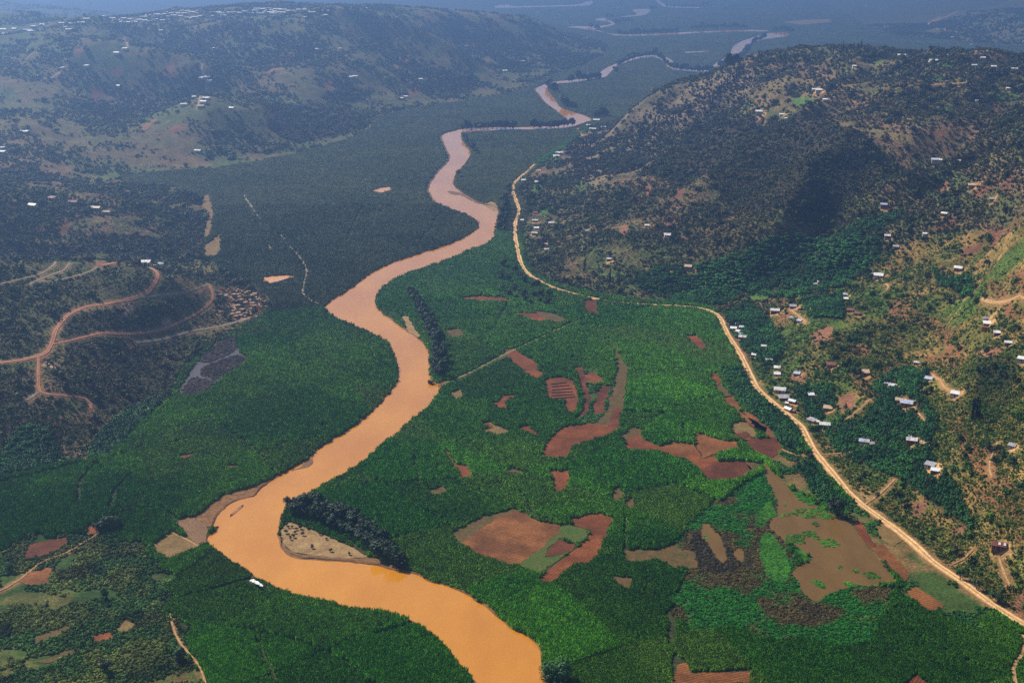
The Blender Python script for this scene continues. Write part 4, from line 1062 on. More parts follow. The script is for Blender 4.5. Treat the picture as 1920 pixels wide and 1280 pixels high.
HOUSE_XY = []    # filled before the ground is coloured
HOUSE_ROWS = [
 # photo x, y, width in photo px, shape, roof, wall, turn in degrees, label
 (1457,690,11,'mono','white','pale',-8,'small white-roofed house, upper of a pair near the road bananas'),
 (1457,702,11,'mono','white','cream',-8,'small white-roofed house, lower of a pair near the road bananas'),
 (1494,701,11,'mono','blue','mud',-14,'bluish-roofed house with orange yard above the roadside hamlet'),
 (1462,733,21,'gable','white','cream',-6,'largest white-roofed house at the top of the roadside hamlet'),
 (1469,747,17,'mono','grey','brick',8,'grey patched roof in the middle of the roadside hamlet'),
 (1486,753,14,'gable','white','mud',-32,'slanting white-roofed house on the uphill side of the hamlet'),
 (1475,757,6,'mono','white','mud',-10,'tiny white-roofed shed in the middle of the hamlet'),
 (1478,768,15,'gable','white','cream',-42,'white-roofed house at the lower end of the roadside hamlet'),
 (1487,771,9,'mono','rust','brick',-40,'small rusty annexe at the lower end of the hamlet'),
 (1522,789,15,'mono','grey','mud',-38,'dark grey-roofed hut among bananas below the hamlet'),
 (1533,792,5,'mono','white','mud',-20,'tiny white outhouse beside the dark grey hut'),
 (1546,798,19,'gable','white','brick',-4,'wide white-roofed house at the edge of the big banana grove'),
 (1552,766,15,'mono','tan','mud',-12,'pale ruined hut between orange fields and bananas'),
 (1521,741,11,'mono','white','mud',10,'lone narrow white roof uphill of the roadside hamlet'),
 (1620,829,18,'gable','blue','cream',-8,'blue-roofed house with a bright lit gable in the banana grove'),
 (1635,834,8,'mono','grey','mud',-6,'small annexe on the right of the blue-roofed house'),
 (1709,827,19,'gable','white','brick',-5,'long white-roofed house on the far side of the banana grove'),
 (1706,820,6,'mono','white','mud',-5,'tiny kitchen hut behind the long white-roofed house'),
 (1731,833,9,'mono','tan','brick',-20,'ruined shed right of the long white-roofed house'),
 (1744,873,17,'mono','grey','cream',-28,'grey-roofed house with cream wall and dug-out terrace'),
 (1753,883,14,'mono','white','brick',-14,'white lean-to in front of the grey-roofed terrace house'),
 (1620,700,17,'mono','tan','mud',6,'tan-roofed barn alone on the orange slope'),
 (1558,685,15,'mono','rust','mud',-4,'dark red-roofed hut hidden in trees above the hamlet'),
 (1664,719,11,'mono','white','pale',-12,'upper roof of the two touching houses above the grove'),
 (1673,724,15,'gable','white','pale',-8,'lower roof of the two touching houses above the grove'),
 (1700,758,22,'gable','blue','mud',-14,'pale blue-roofed house at the top edge of the big grove'),
 (1686,751,13,'mono','tan','mud',-10,'tan shed behind the pale blue-roofed house'),
 (1741,711,13,'mono','blue','brick',-20,'half white half brown house inside a curved yard'),
 (1718,681,9,'gable','white','brick',-8,'small white-roofed brick house high on the dry slope'),
 (1791,739,15,'mono','white','pale',-18,'white-roofed house alone on the terraced slope'),
 (1897,837,12,'mono','grey','pale',-24,'grey-roofed hut between dark bushes at the right edge'),
 (1916,674,14,'mono','white','pale',-18,'white roof cut by the right edge of the photo'),
 (1890,644,13,'gable','white','brick',-4,'white-roofed red brick house, lowest of three on the spur'),
 (1869,625,11,'mono','white','brick',2,'small white-roofed house, middle of three on the spur'),
 (1850,599,14,'gable','grey','brick',-2,'grey upper roof of the house over an orange retaining wall'),
 (1852,608,15,'mono','white','brick',-2,'white porch roof of the house over an orange retaining wall'),
 (1872,1025,24,'gable','rust','brick',-6,'rusty-roofed house with white patches near the lower road'),
 (1453,584,16,'gable','white','brick',-3,'white-roofed red house in a cleared yard above the road bend'),
 (1487,575,12,'mono','grey','mud',-4,'dark roofed hut at the head of a steep footpath'),
 (1486,597,11,'mono','grey','pale',-26,'grey-roofed hut, left of two below the steep footpath'),
 (1498,602,9,'mono','blue','pale',-24,'bluish-roofed hut, right of two below the steep footpath'),
 (1527,533,9,'mono','grey','pale',12,'small grey roof at the lower edge of the valley grove'),
 (1535,529,5,'mono','white','pale',12,'tiny white hut at the lower edge of the valley grove'),
 (1585,553,9,'gable','white','brick',-4,'white-roofed house, upper of two beside the dark grove'),
 (1586,561,8,'mono','white','pale',-4,'white-roofed house, lower of two beside the dark grove'),
 (1594,582,12,'mono','rust','mud',-18,'brown-roofed hut left of two in the middle slope'),
 (1607,588,11,'mono','rust','mud',-34,'brown-roofed hut right of two in the middle slope'),
 (1647,518,15,'mono','white','pale',-6,'white-roofed house in front of dark trees by a curved path'),
 (1637,515,7,'mono','grey','pale',-6,'small grey shed left of the house by the curved path'),
 (1664,443,11,'gable','white','mud',-4,'white-roofed house at the upper edge of the valley grove'),
 (1680,463,10,'mono','grey','brick',-10,'grey-roofed house inside the upper valley grove'),
 (1657,385,12,'gable','blue','brick',-2,'bluish-roofed red house high on the green shoulder'),
 (1770,401,10,'mono','white','mud',-16,'white-roofed house above a bare pale slope'),
 (1796,504,13,'mono','white','mud',-14,'white-roofed house above a dark banana thicket'),
 (1823,349,13,'mono','tan','mud',-6,'pale tan-roofed house near the upper right fields'),
 (1734,439,7,'mono','white','pale',0,'tiny white roof alone above the valley grove'),
 (1860,374,8,'mono','grey','mud',-10,'small grey hut on the upper right slope'),
 (1376,608,6,'mono','white','mud',-8,'topmost tiny white roof of the road bend hamlet'),
 (1375,616,11,'mono','white','pale',-8,'white roof nearest the road in the bend hamlet'),
 (1390,614,8,'mono','blue','pale',-8,'small bluish roof at the back of the bend hamlet'),
 (1383,622,9,'mono','white','pale',-14,'middle white roof of the bend hamlet'),
 (1388,627,8,'mono','grey','pale',-14,'grey roof touching the largest roof of the bend hamlet'),
 (1392,633,14,'gable','white','brick',-8,'largest white roof at the lower end of the bend hamlet'),
 (1432,650,10,'gable','white','pale',-8,'white-roofed house alone between bend hamlet and bananas'),
 (1413,666,8,'mono','white','blue',-14,'house with dark blue wall at a yellow yard by the road'),
 (1438,676,6,'mono','white','pale',-4,'tiny roof hidden in roadside bananas'),
 (1446,676,5,'mono','white','pale',-4,'tinier roof right of the hidden banana hut'),
 (1142,486,9,'gable','white','brick',-2,'white-roofed brick house on the lower dark hill'),
 (1252,442,13,'mono','white','pale',4,'white-roofed house in the middle of the dark hill'),
 (1213,423,8,'mono','white','pale',-2,'small white roof on the left flank of the dark hill'),
 (1025,468,9,'gable','white','pale',-4,'white-roofed house, lower of a pair by the upper road'),
 (1023,458,7,'mono','tan','mud',-4,'tan-roofed hut, upper of a pair by the upper road'),
 (1002,438,11,'gable','white','brick',4,'white-roofed house nearest the road in the upper hamlet'),
 (1006,428,9,'mono','white','brick',2,'white-roofed house in the middle of the upper hamlet'),
 (1003,414,10,'gable','white','brick',0,'white-roofed house at the top of the upper hamlet'),
 (1034,419,11,'gable','white','pale',-2,'white-roofed house on the uphill side of the upper hamlet'),
 (979,413,6,'mono','white','mud',0,'small white hut left of the upper hamlet'),
 (1004,399,8,'mono','rust','mud',0,'red-roofed hut above the upper hamlet'),
 (1101,433,7,'mono','grey','pale',-10,'grey hut among bushes right of the upper hamlet'),
 (982,338,8,'mono','white','pale',6,'white roof beside the far end of the dirt road'),
 (1007,341,8,'mono','white','pale',6,'white roof uphill of the far end of the dirt road'),
 (1010,320,7,'mono','tan','pale',6,'tan roof above the far end of the dirt road'),
 (1290,501,13,'mono','tan','mud',-14,'orange-walled compound at the grove edge under the dark hill'),
 (1258,510,6,'mono','tan','mud',0,'tiny orange hut left of the walled compound'),
 (1536,170,13,'mono','white','pale',0,'right roof of two touching white roofs on the big hill'),
 (1527,168,8,'mono','white','pale',0,'left roof of two touching white roofs on the big hill'),
 (1547,187,8,'mono','white','pale',0,'white roof below the bright green plot on the big hill'),
 (1466,215,8,'mono','white','pale',0,'upper white roof of two on the hill shoulder'),
 (1473,222,5,'mono','white','pale',0,'lower tiny white roof of two on the hill shoulder'),
 (1423,210,12,'mono','white','pale',-6,'white roof on the left flank of the hilltop'),
 (1602,124,7,'mono','white','pale',8,'white roof by the grassy hilltop clearing'),
 (1781,105,9,'gable','white','pale',0,'white roof on the skyline of the hill plateau'),
 (1843,109,8,'gable','white','pale',0,'white roof right of the skyline roof on the plateau'),
 (1827,123,8,'mono','blue','pale',4,'bluish roof left of a path on the plateau'),
 (1863,126,9,'gable','white','pale',0,'white roof right of a path on the plateau'),
 (1901,131,11,'mono','white','pale',0,'white roof near the right edge of the plateau'),
 (1754,301,13,'mono','blue','pale',-2,'long bluish roof on the spur above a dark thicket'),
 (1767,301,10,'mono','white','pale',-2,'white roof attached to the long bluish roof'),
 (1796,302,9,'mono','tan','pale',-2,'tan roof right of the long bluish roof'),
 (1831,189,5,'mono','white','pale',0,'tiny white roof in the upper right hollow'),
 (1890,166,6,'mono','white','pale',0,'white hut near the upper right fields'),
 (272,493,17,'mono','white','pale',-10,'longest white shed behind the crest of the left hill'),
 (290,500,10,'mono','white','pale',-12,'lower short white shed behind the left hill'),
 (302,495,10,'mono','grey','pale',-10,'right-hand grey shed behind the left hill'),
]
TOWN = [(5,57),(27,56),(9,65),(52,58),(63,51),(82,48),(57,60),(117,45),(124,53),(129,57),(134,46),(152,44),(162,37),(193,32),(205,43),(211,36),(225,43),(232,36),(239,44),(252,43),(262,39),(269,33),(278,30),
 (284,42),(291,38),(295,29),(302,30),(305,40),(312,25),(315,33),(322,27),(331,20),(338,32),(345,27),(352,22),(350,35),(356,36),(365,34),(368,27),(375,32),(380,18),(390,33),(394,32),(410,25),(420,31),(430,25),
 (437,25),(444,25),(458,23),(468,24),(478,21),(485,24),(492,19),(498,25),(505,21),(512,27),(520,19),(530,20),(540,22),(548,22),(560,20),(572,20),(585,25),(610,22),(609,30),(685,17),(405,8),(432,9),(391,13),
 (318,22),(326,31),(333,27),(342,22),(360,25),(372,22),(384,26),(398,25),(415,27),(450,26),(474,27),(488,27),(501,18),(516,23),(525,25),(244,38),(218,40),(272,40),(300,35),(308,28),(495,23),(482,18),(508,25),(536,26),(555,25)]
FAR_HUTS = [(45,249),(234,93),(219,101),(116,129),(162,125),(222,163),(346,198),(382,193),(376,201),(366,184),(386,186),(371,285),(3,280),(4,287),(435,205),(280,56),(302,59),(404,92),(378,148),(388,146),(392,153),
 (637,93),(658,146),(665,145),(788,150),(595,94),(761,183),(752,186),(872,89),(947,134),(574,34),(603,31),(1008,25),(979,91),(980,117),(1070,126),(1132,241),(1118,227),(1104,237),(1112,244),(1048,289),(1043,295),
 (1775,73),(1785,71),(1920,79),(1822,85),(1877,54),(1600,11),(1625,12),(1750,117),(1690,107),(62,388),(97,374),(199,401),(180,393),(136,382)]
for row in HOUSE_ROWS:
    HOUSE_XY.append(hit1(row[0], row[1] + 2))

# ------------------------------------------------------------------ ground colour (soil and turf, no light)
AL = np.zeros((NV, NU, 3))
nA = fbm(XX, YY, 55, 71, 4); nB = fbm(XX, YY, 160, 72, 3); nC = fbm(XX, YY, 18, 73, 3)
def mix(a, b, t): return a + (b - a) * t[..., None]
def c3(*c): return np.array(c)
valley_c = mix(mix(c3(.030,.042,.016) + 0 * AL, c3(.045,.060,.020), nC), c3(.05,.045,.025), sstep(.55, .8, nA))
# hillsides: turf, dry grass and tilled strips that follow the contour
strip_w = 5.0 + YY * 0.0022
ci = np.floor(ZZ / strip_w + 2.2 * nB); cj = np.floor((XX * 0.8 + YY * 0.6) / (38 + YY * 0.012) + hash2(ci, ci * 0, 5) * 7)
cell = hash2(ci, cj, 91); cell2 = hash2(ci, cj, 92)
olive, dry, brown, red, green = c3(.095,.100,.036), c3(.20,.150,.062), c3(.145,.095,.050), c3(.195,.115,.068), c3(.070,.115,.032)
hill_c = mix(mix(olive + 0 * AL, brown, sstep(.35, .65, nA)), dry, sstep(.52, .72, nC) * .6)
hill_c = mix(hill_c, red, ((cell > .84) & (cell2 < .75)).astype(float) * .75)
hill_c = mix(hill_c, dry, ((cell > .60) & (cell <= .72)).astype(float) * .6)
hill_c = mix(hill_c, green, (cell < .2).astype(float) * .6)
gx, gy = XX.ravel(), YY.ravel()
wx, wy = (fbm(XX, YY, 22, 611, 3) - .5) * 22, (fbm(XX, YY, 22, 612, 3) - .5) * 22
def area(P): return inpoly(XX, YY, P)
def ragged(P): return inpoly(XX + wx, YY + wy, P)
def ragged_pts(x, y, P): return inpoly(x + (fbm(x, y, 22, 611, 3) - .5) * 22, y + (fbm(x, y, 22, 612, 3) - .5) * 22, P)
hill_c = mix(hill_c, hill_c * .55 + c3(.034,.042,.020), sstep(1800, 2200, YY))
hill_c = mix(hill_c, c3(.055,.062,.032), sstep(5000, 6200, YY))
dk = area(RIDGE_DRY)
hill_c[dk] = mix(mix(c3(.15,.115,.066) + 0 * AL, c3(.22,.165,.095), nC), c3(.085,.072,.040), sstep(.5, .7, nA))[dk]
rd = area(RDRY)
rdc = mix(mix(c3(.12,.105,.026) + 0 * AL, c3(.25,.150,.048), sstep(.42, .66, nC)), c3(.070,.115,.020), sstep(.42, .62, nA))
terr = ((ZZ / 2.7 + 1.5 * nB) % 1.0 < .24) & (fbm(XX, YY, 90, 808, 3) > .52)
rdc = mix(rdc, c3(.36,.215,.085), terr.astype(float) * .8)
rdc = mix(rdc, c3(.21,.088,.042), ((cell > .80)).astype(float) * .8)
hill_c[rd] = rdc[rd]
dome = area(Wh([(-500,520),(-100,497),(100,495),(240,500),(300,515),(290,545),(250,560),(120,590),(95,640),(-500,700)]))
hill_c[dome] = mix(c3(.115,.105,.046) + 0 * AL, c3(.080,.084,.036), sstep(.4, .65, nA))[dome]
AL[:] = np.where((~IN_VALLEY & (DF > 0.0005))[..., None], hill_c, valley_c)
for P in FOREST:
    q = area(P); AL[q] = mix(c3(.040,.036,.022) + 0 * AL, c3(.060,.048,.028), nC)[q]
for P in BANANA:
    q = area(P); AL[q] = mix(c3(.035,.045,.016) + 0 * AL, c3(.10,.068,.030), sstep(.5, .8, nC))[q]
for P in CROP:
    q = area(P); AL[q] = mix(c3(.055,.125,.024) + 0 * AL, c3(.085,.160,.034), nC)[q]
for k, P in enumerate(SOIL):
    q = area(P); f_ = .7 + .6 * hash2(np.array([k]), np.array([1]), 3)[0]
    AL[q] = mix(c3(.16,.072,.040) * f_ + 0 * AL, c3(.23,.110,.062) * f_, nC)[q]
for P in MINE:
    q = area(P); AL[q] = mix(c3(.09,.066,.045) + 0 * AL, c3(.46,.29,.18), sstep(.46, .58, fbm(XX, YY, 6.5, 88, 2)))[q]
q = ragged(SCRUBLAND)
pk = hash2(np.floor((XX * .92 + YY * .38) / 26), np.floor((YY * .92 - XX * .38) / 17), 321)
AL[q] = mix(mix(c3(.032,.062,.014) + 0 * AL, c3(.085,.085,.026), sstep(.45, .68, nC)), c3(.13,.068,.030), sstep(.58, .7, nA))[q] * (.55 + 1.0 * pk[q])[:, None]
q = ragged(MARSH)
mA = fbm(XX, YY, 40, 131, 4)
AL[q] = mix(mix(c3(.030,.070,.012) + 0 * AL, c3(.095,.055,.022), sstep(.45, .58, mA)), c3(.048,.038,.018), sstep(.60, .72, mA))[q]
q = ragged(VERGE)
AL[q] = mix(c3(.050,.085,.020) + 0 * AL, c3(.16,.105,.040), sstep(.45, .62, nC))[q]
q = area(LOWGREEN)
AL[q] = mix(c3(.040,.075,.018) + 0 * AL, c3(.10,.065,.028), sstep(.5, .65, nC))[q]
for row, p in zip(HOUSE_ROWS, HOUSE_XY):        # swept earth yards
    r_ = row[2] * p[1] / F * 0.95
    m_ = (np.abs(XX - p[0]) < 2 * r_) & (np.abs(YY - p[1]) < 2 * r_)
    d_ = np.hypot(XX[m_] - p[0] - .3 * r_, YY[m_] - p[1] + .7 * r_) / r_ + (nC[m_] - .5) * 1.6
    AL[m_] = mix(np.tile(c3(.42,.24,.10), (m_.sum(), 1)), AL[m_], sstep(.75, 1.05, d_))
for P, w in ROADS:                               # trodden earth beside the roads
    m_ = (XX > P[:, 0].min() - 9) & (XX < P[:, 0].max() + 9) & (YY > P[:, 1].min() - 9) & (YY < P[:, 1].max() + 9)
    if m_.any():
        d_ = dist_line(XX[m_], YY[m_], P, limit=w + 6)
        t_ = (1 - sstep(w - .5, w + 3.0, d_ + (nC[m_] - .5) * 5)) * .75
        AL[m_] = mix(AL[m_], np.tile(c3(.26,.145,.065), (m_.sum(), 1)), t_)

me = bpy.data.meshes.new('terrain')
V = np.column_stack([XX.ravel(), YY.ravel(), ZZ.ravel()]).astype(np.float32)
idx = np.arange(NV * NU).reshape(NV, NU)
Q = np.stack([idx[:-1, :-1], idx[:-1, 1:], idx[1:, 1:], idx[1:, :-1]], -1).reshape(-1, 4)
me.vertices.add(len(V)); me.vertices.foreach_set('co', V.ravel())
me.loops.add(Q.size); me.loops.foreach_set('vertex_index', Q.ravel().astype(np.int32))
me.polygons.add(len(Q)); me.polygons.foreach_set('loop_start', np.arange(0, Q.size, 4, dtype=np.int32))
me.polygons.foreach_set('use_smooth', np.ones(len(Q), bool))
a = me.color_attributes.new('albedo', 'FLOAT_COLOR', 'POINT')
a.data.foreach_set('color', np.concatenate([AL.reshape(-1, 3), np.ones((NV * NU, 1))], 1).astype(np.float32).ravel())
me.materials.append(MATS['land'])
me.update(); me.validate()
tag(ob('terrain', me), 'valley floor and green brown hills around the river', kind='structure')

# ------------------------------------------------------------------ plants in their masses
def jgrid(du, y0, y1, seed, ulim=0.56):
    g_ = np.random.default_rng(seed)
    a = np.arange(-ulim, ulim, du); b_ = np.arange(math.log(y0), math.log(y1), du)
    A_, B_ = np.meshgrid(a, b_)
    A_ = A_ + g_.uniform(-.48, .48, A_.shape) * du + (np.arange(len(b_))[:, None] % 2) * du * .5
    B_ = B_ + g_.uniform(-.48, .48, B_.shape) * du
    y = np.exp(B_).ravel(); x = (A_.ravel()) * y
    return x, y, g_
def in_any(x, y, Ps):
    r_ = np.zeros(x.shape, bool)
    for P in Ps: r_ |= inpoly(x, y, P)
    return r_
def near_house(x, y, k=1.0):
    r_ = np.zeros(x.shape, bool)
    for row, p in zip(HOUSE_ROWS, HOUSE_XY):
        q_ = row[2] * p[1] / F * 0.62 * k + 1.0
        r_ |= np.hypot(x - p[0], (y - p[1] + q_ * .35) * .8) < q_
    return r_
DU = 0.0025
x, y, g_ = jgrid(DU, 420, 9500, 1)
val = inpoly(x, y, FOOT)
x, y = x[val], y[val]
ok = ~inpoly(x, y, RIVER)
for P in TAILS + WATERS + FIELDS + BOGS + WEEDS: ok &= ~inpoly(x, y, P)
ok &= ~(ragged_pts(x, y, SCRUBLAND) | ragged_pts(x, y, VERGE) | inpoly(x, y, LOWGREEN) | ragged_pts(x, y, MARSH))
ok &= ~in_any(x, y, BANANA)
near = y < 3500
d = np.full(x.shape, 99.); d[near] = dist_line(x[near], y[near], RIVER, closed=True, limit=8)
ok &= d > 0.7 + 0.0008 * y
ok &= clear_of_tracks(x, y)
for P, w in GAPS: ok &= dist_line(x, y, P, limit=w + 3) > w
for P in TAILS: ok &= dist_line(x, y, P, closed=True, limit=60) > .0035 * y
m19 = y > 1700
ok[m19] &= dist_line(x[m19], y[m19], RIVER, closed=True, limit=14) > .0035 * y[m19]
for P in FIELDS: ok &= dist_line(x, y, P, closed=True, limit=3) > .8
ok &= ~near_house(x, y)
x, y = x[ok], y[ok]
N0 = len(x)
s_ = y * DU
pap = inpoly(x, y, PAPYRUS)
bA = fbm(x, y, 90, 201, 4); bB = fbm(x, y, 26, 202, 3); bC = fbm(x, y, 300, 203, 2)
ba, bb = (x * .8 + y * .5 + 240 * bC) / 58, (y * .8 - x * .5) / 84 + bC * 3
blk = hash2(np.floor(ba), np.floor(bb), 44)
edge = np.minimum(np.minimum(ba % 1, 1 - ba % 1) * 58, np.minimum(bb % 1, 1 - bb % 1) * 84)
keep = pap | (y > 1300) | (edge > np.where(hash2(np.floor(ba + .5), np.floor(bb), 45) > .45, 1.5, 0)) | (g_.random(N0) < .25)
x, y, s_, pap, bA, bB, bC, blk = (q[keep] for q in (x, y, s_, pap, bA, bB, bC, blk)); N0 = len(x)
tint = mix(np.tile(c3(.042,.155,.010), (N0, 1)), c3(.092,.245,.012), sstep(.35, .7, bA))
tint = mix(tint, c3(.110,.240,.020), sstep(.66, .85, bB) * .5)
tint = tint * (.64 + .80 * blk)[:, None]
tint = mix(tint, c3(.120,.215,.022), ((blk * 37) % 1.0 > .82).astype(float) * .5)
lft = (x < np.interp(y, RL[:, 1][np.argsort(RL[:, 1])], RL[:, 0][np.argsort(RL[:, 1])])) & (y > 640)
tint[lft] = (tint * c3(.95, .80, 1.0))[lft]
pt = mix(np.tile(c3(.056,.078,.034), (N0, 1)), c3(.076,.094,.038), sstep(.35, .7, bA)) * (.85 + .3 * blk)[:, None]
tint[pap] = pt[pap]
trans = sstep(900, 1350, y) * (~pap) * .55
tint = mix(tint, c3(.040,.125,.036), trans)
hgt = np.where(pap, np.where(y > 1700, 2.0, 3.0), 2.6) * (.85 + .3 * bB) * (.68 + .55 * blk) * g_.uniform(.88, 1.12, N0)
scl = np.column_stack([s_ * g_.uniform(.8, 1.1, N0), s_ * g_.uniform(.8, 1.1, N0), hgt])
rot = np.column_stack([np.zeros(N0), np.zeros(N0), g_.uniform(0, 6.28, N0)])
pts = np.column_stack([x, y, np.zeros(N0)])
CANE = [source('cane_source', cane_patch(s)) for s in range(6)]
scatter_object('sugarcane_stand', 'tall green sugarcane covering the near valley floor', pts[~pap], scl[~pap], rot[~pap], tint[~pap], CANE)
scatter_object('papyrus_marsh', 'grey green papyrus marsh covering the farther valley floor', pts[pap], scl[pap], rot[pap], tint[pap], CANE)

# low plants: marsh, verge, fallow, scrubland, weed mats
x, y, g_ = jgrid(0.0024, 420, 1300, 2)
mk = ragged_pts(x, y, MARSH); vg = ragged_pts(x, y, VERGE); sl = ragged_pts(x, y, SCRUBLAND); lg = inpoly(x, y, LOWGREEN); wd = in_any(x, y, WEEDS)
bg_ = in_any(x, y, BOGS)
okk = (mk | vg | sl | lg | wd | bg_) & clear_of_tracks(x, y)
inw = in_any(x, y, WATERS); dw = fbm(x, y, 16, 909, 3)
wd |= inw & mk & (dw > .66)
wd |= inpoly(x, y, WATERS[0]) & (dw > .67)
okk |= wd
okk &= ~in_any(x, y, FIELDS) & ~(inw & ~wd & ~bg_)
dn = fbm(x, y, 22, 301, 4)
okk &= (mk | wd | bg_ | (dn > .36 + .12 * vg))
x, y, mk, vg, sl, lg, wd, bg_ = (q[okk] for q in (x, y, mk, vg, sl, lg, wd, bg_))
N0 = len(x); mA = fbm(x, y, 40, 131, 4); bB = fbm(x, y, 16, 303, 3)
tint = mix(np.tile(c3(.020,.100,.016), (N0, 1)), c3(.055,.160,.024), sstep(.4, .7, bB))
tm = mix(mix(np.tile(c3(.016,.135,.010), (N0, 1)), c3(.085,.068,.020), sstep(.47, .58, mA)), c3(.042,.036,.020), sstep(.60, .70, mA))
tint[mk] = tm[mk]
tint[wd] = (c3(.038,.150,.010) * (.45 + 1.1 * bB)[:, None])[wd]
tint[bg_] = (c3(.040,.030,.028) * (.5 + 1. * bB)[:, None])[bg_]
pk = hash2(np.floor((x * .92 + y * .38) / 26), np.floor((y * .92 - x * .38) / 17), 321)
tint[sl] = (mix(np.tile(c3(.034,.092,.014), (N0, 1)), c3(.120,.150,.026), sstep(.38, .62, bB)) * (.5 + 1.2 * pk)[:, None])[sl]
sz = y * .0024 * g_.uniform(.5, 1.15, N0)
hz = np.where(wd, .35, np.where(mk | bg_, .8, 1.3)) * g_.uniform(.5, 1.5, N0)
scl = np.column_stack([sz, sz, hz]); rot = np.column_stack([np.zeros(N0), np.zeros(N0), g_.uniform(0, 6.28, N0)])
BUSH = [source('bush_source', bush(s)) for s in range(6)]
pts = np.column_stack([x, y, np.where(wd, .14, np.where(bg_, .3, 0.))])
for q, nm, lb in ((bg_, 'bog_reeds', 'dark reeds standing in the flooded plot'), (mk | wd, 'marsh_plants', 'mixed green and brown swamp plants round the pond'), (sl, 'scrub_thicket', 'low green thicket and weeds on the left riverside land'),
                  (vg | lg, 'field_weeds', 'weeds and low crops between the plots')):
    q = q & ~(wd & (nm != 'marsh_plants')) & (~bg_ | (nm == 'bog_reeds'))
    scatter_object(nm, lb, pts[q], scl[q], rot[q], tint[q], BUSH)

# bananas
x, y, g_ = jgrid(0.0026, 450, 1700, 3)
okk = in_any(x, y, BANANA) & clear_of_tracks(x, y, .6) & ~near_house(x, y, 1.1) & ~in_any(x, y, FIELDS)
x, y = x[okk], y[okk]; N0 = len(x); bB = fbm(x, y, 25, 401, 3)
okk = g_.random(N0) < .72 + .5 * (bB - .3)
x, y, bB = x[okk], y[okk], bB[okk]; N0 = len(x)
tint = mix(np.tile(c3(.012,.062,.014), (N0, 1)), c3(.032,.125,.022), sstep(.35, .7, bB))
sz = y * .0026 * g_.uniform(.75, 1.25, N0)
scl = np.column_stack([sz, sz, g_.uniform(3.0, 5.0, N0)]); rot = np.column_stack([np.zeros(N0), np.zeros(N0), g_.uniform(0, 6.28, N0)])
scatter_object('banana_grove', 'dark green banana plants massed on the lower slopes', np.column_stack([x, y, zat(x, y) - .1]), scl, rot, tint, [source('banana_source', banana(s)) for s in range(6)])

# bushes and small trees of the hillsides
DU = 0.0019
x, y, g_ = jgrid(DU, 420, 5600, 4)
okk = ~inpoly(x, y, FOOT)
x, y = x[okk], y[okk]
fo = in_any(x, y, FOREST); rdr = inpoly(x, y, RDRY); rg = inpoly(x, y, RIDGE_DRY); sol = in_any(x, y, SOIL + CROP + MINE); ban = in_any(x, y, BANANA)
farL = y > 1750
z = zat(x, y)
d1 = fbm(x, y, 70, 501, 4); d2 = fbm(x, y, 14, 502, 3)
dens = .42 + 2.1 * (d1 - .5) + .8 * (d2 - .5)
rh = (x > 150) & (y < 2600) & ~rdr & ~rg
dens = np.where(rh, dens + .15, dens)
dens = np.where(rdr, dens + .08, dens)
dens = np.where(rg, dens - .04, dens)
dens = np.where(fo, .70, dens)
hol = grid_at(HOLLOW, x, y)
dens = np.where(rdr | ban, dens, dens + .5 * hol)
dens = np.where((y > 1900) & (x < 100), dens - .27, dens)
dens = np.where(fo & (x < -.1 * y) & (y < 1100), .42, dens)
hed = np.abs((z / (5.0 + y * .0022) + 2.2 * fbm(x, y, 160, 72, 3)) % 1.0 - .5) > .44      # hedges along the contour strips
dens = np.where(hed & ~fo, dens + .30, dens)
dens = np.where(sol, dens - .35, dens)
dens = np.where(in_any(x, y, MINE), .34, dens)
dens = np.where(ban, 0.06, dens)
dens = np.where(inpoly(x, y, Wh([(-500,520),(-100,497),(100,495),(240,500),(300,515),(290,545),(250,560),(120,590),(95,640),(-500,700)])), dens - .16, dens)
okk = (g_.random(len(x)) < dens) & clear_of_tracks(x, y, 1.9) & ~near_house(x, y, 1.05)
x, y, z, fo, rdr, rg, rh, d1, d2, hol = (q[okk] for q in (x, y, z, fo, rdr, rg, rh, d1, d2, hol)); N0 = len(x)
tint = mix(np.tile(c3(.036,.062,.020), (N0, 1)), c3(.078,.098,.034), sstep(.35, .7, d2))
tint = mix(tint, c3(.060,.050,.026), (g_.random(N0) < .16).astype(float))
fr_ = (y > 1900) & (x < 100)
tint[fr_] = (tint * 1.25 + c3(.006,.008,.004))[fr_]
tint[rdr] = mix(np.tile(c3(.026,.085,.010), (N0, 1)), c3(.105,.140,.018), sstep(.3, .75, d2))[rdr]
tint[rg] = mix(np.tile(c3(.030,.034,.018), (N0, 1)), c3(.075,.058,.034), g_.random(N0))[rg]
tint[rh] = mix(np.tile(c3(.034,.052,.014), (N0, 1)), c3(.105,.090,.030), g_.random(N0))[rh]
ff = (fo | (hol > .5)) & ~rdr
tint[ff] = mix(np.tile(c3(.024,.042,.013), (N0, 1)), c3(.072,.068,.024), g_.random(N0))[ff]
sz = np.clip(y * DU * (.4 + 1.0 * g_.random(N0) ** 1.7), .7, 8.0)
big = g_.random(N0) < .05
sz = np.where(big, sz * g_.uniform(1.4, 2.3, N0), sz * .82)
hz = np.minimum(sz * g_.uniform(.8, 1.5, N0), 8.0)
scl = np.column_stack([sz, sz, hz]); rot = np.column_stack([np.zeros(N0), np.zeros(N0), g_.uniform(0, 6.28, N0)])
pts = np.column_stack([x, y, z - .15])
rt = x > -0.05 * y
for q, nm, lb in ((rt & (y < 2600), 'hillside_scrub', 'dark green bushes covering the hill on the right'),
                  (~rt & (y < 1700), 'hillside_scrub', 'dark bushes covering the low hills on the left'),
                  ((~rt & (y >= 1700)) | (rt & (y >= 2600)), 'distant_scrub', 'specks of bush covering the hazy far hills')):
    scatter_object(nm, lb, pts[q], scl[q], rot[q], tint[q], BUSH)

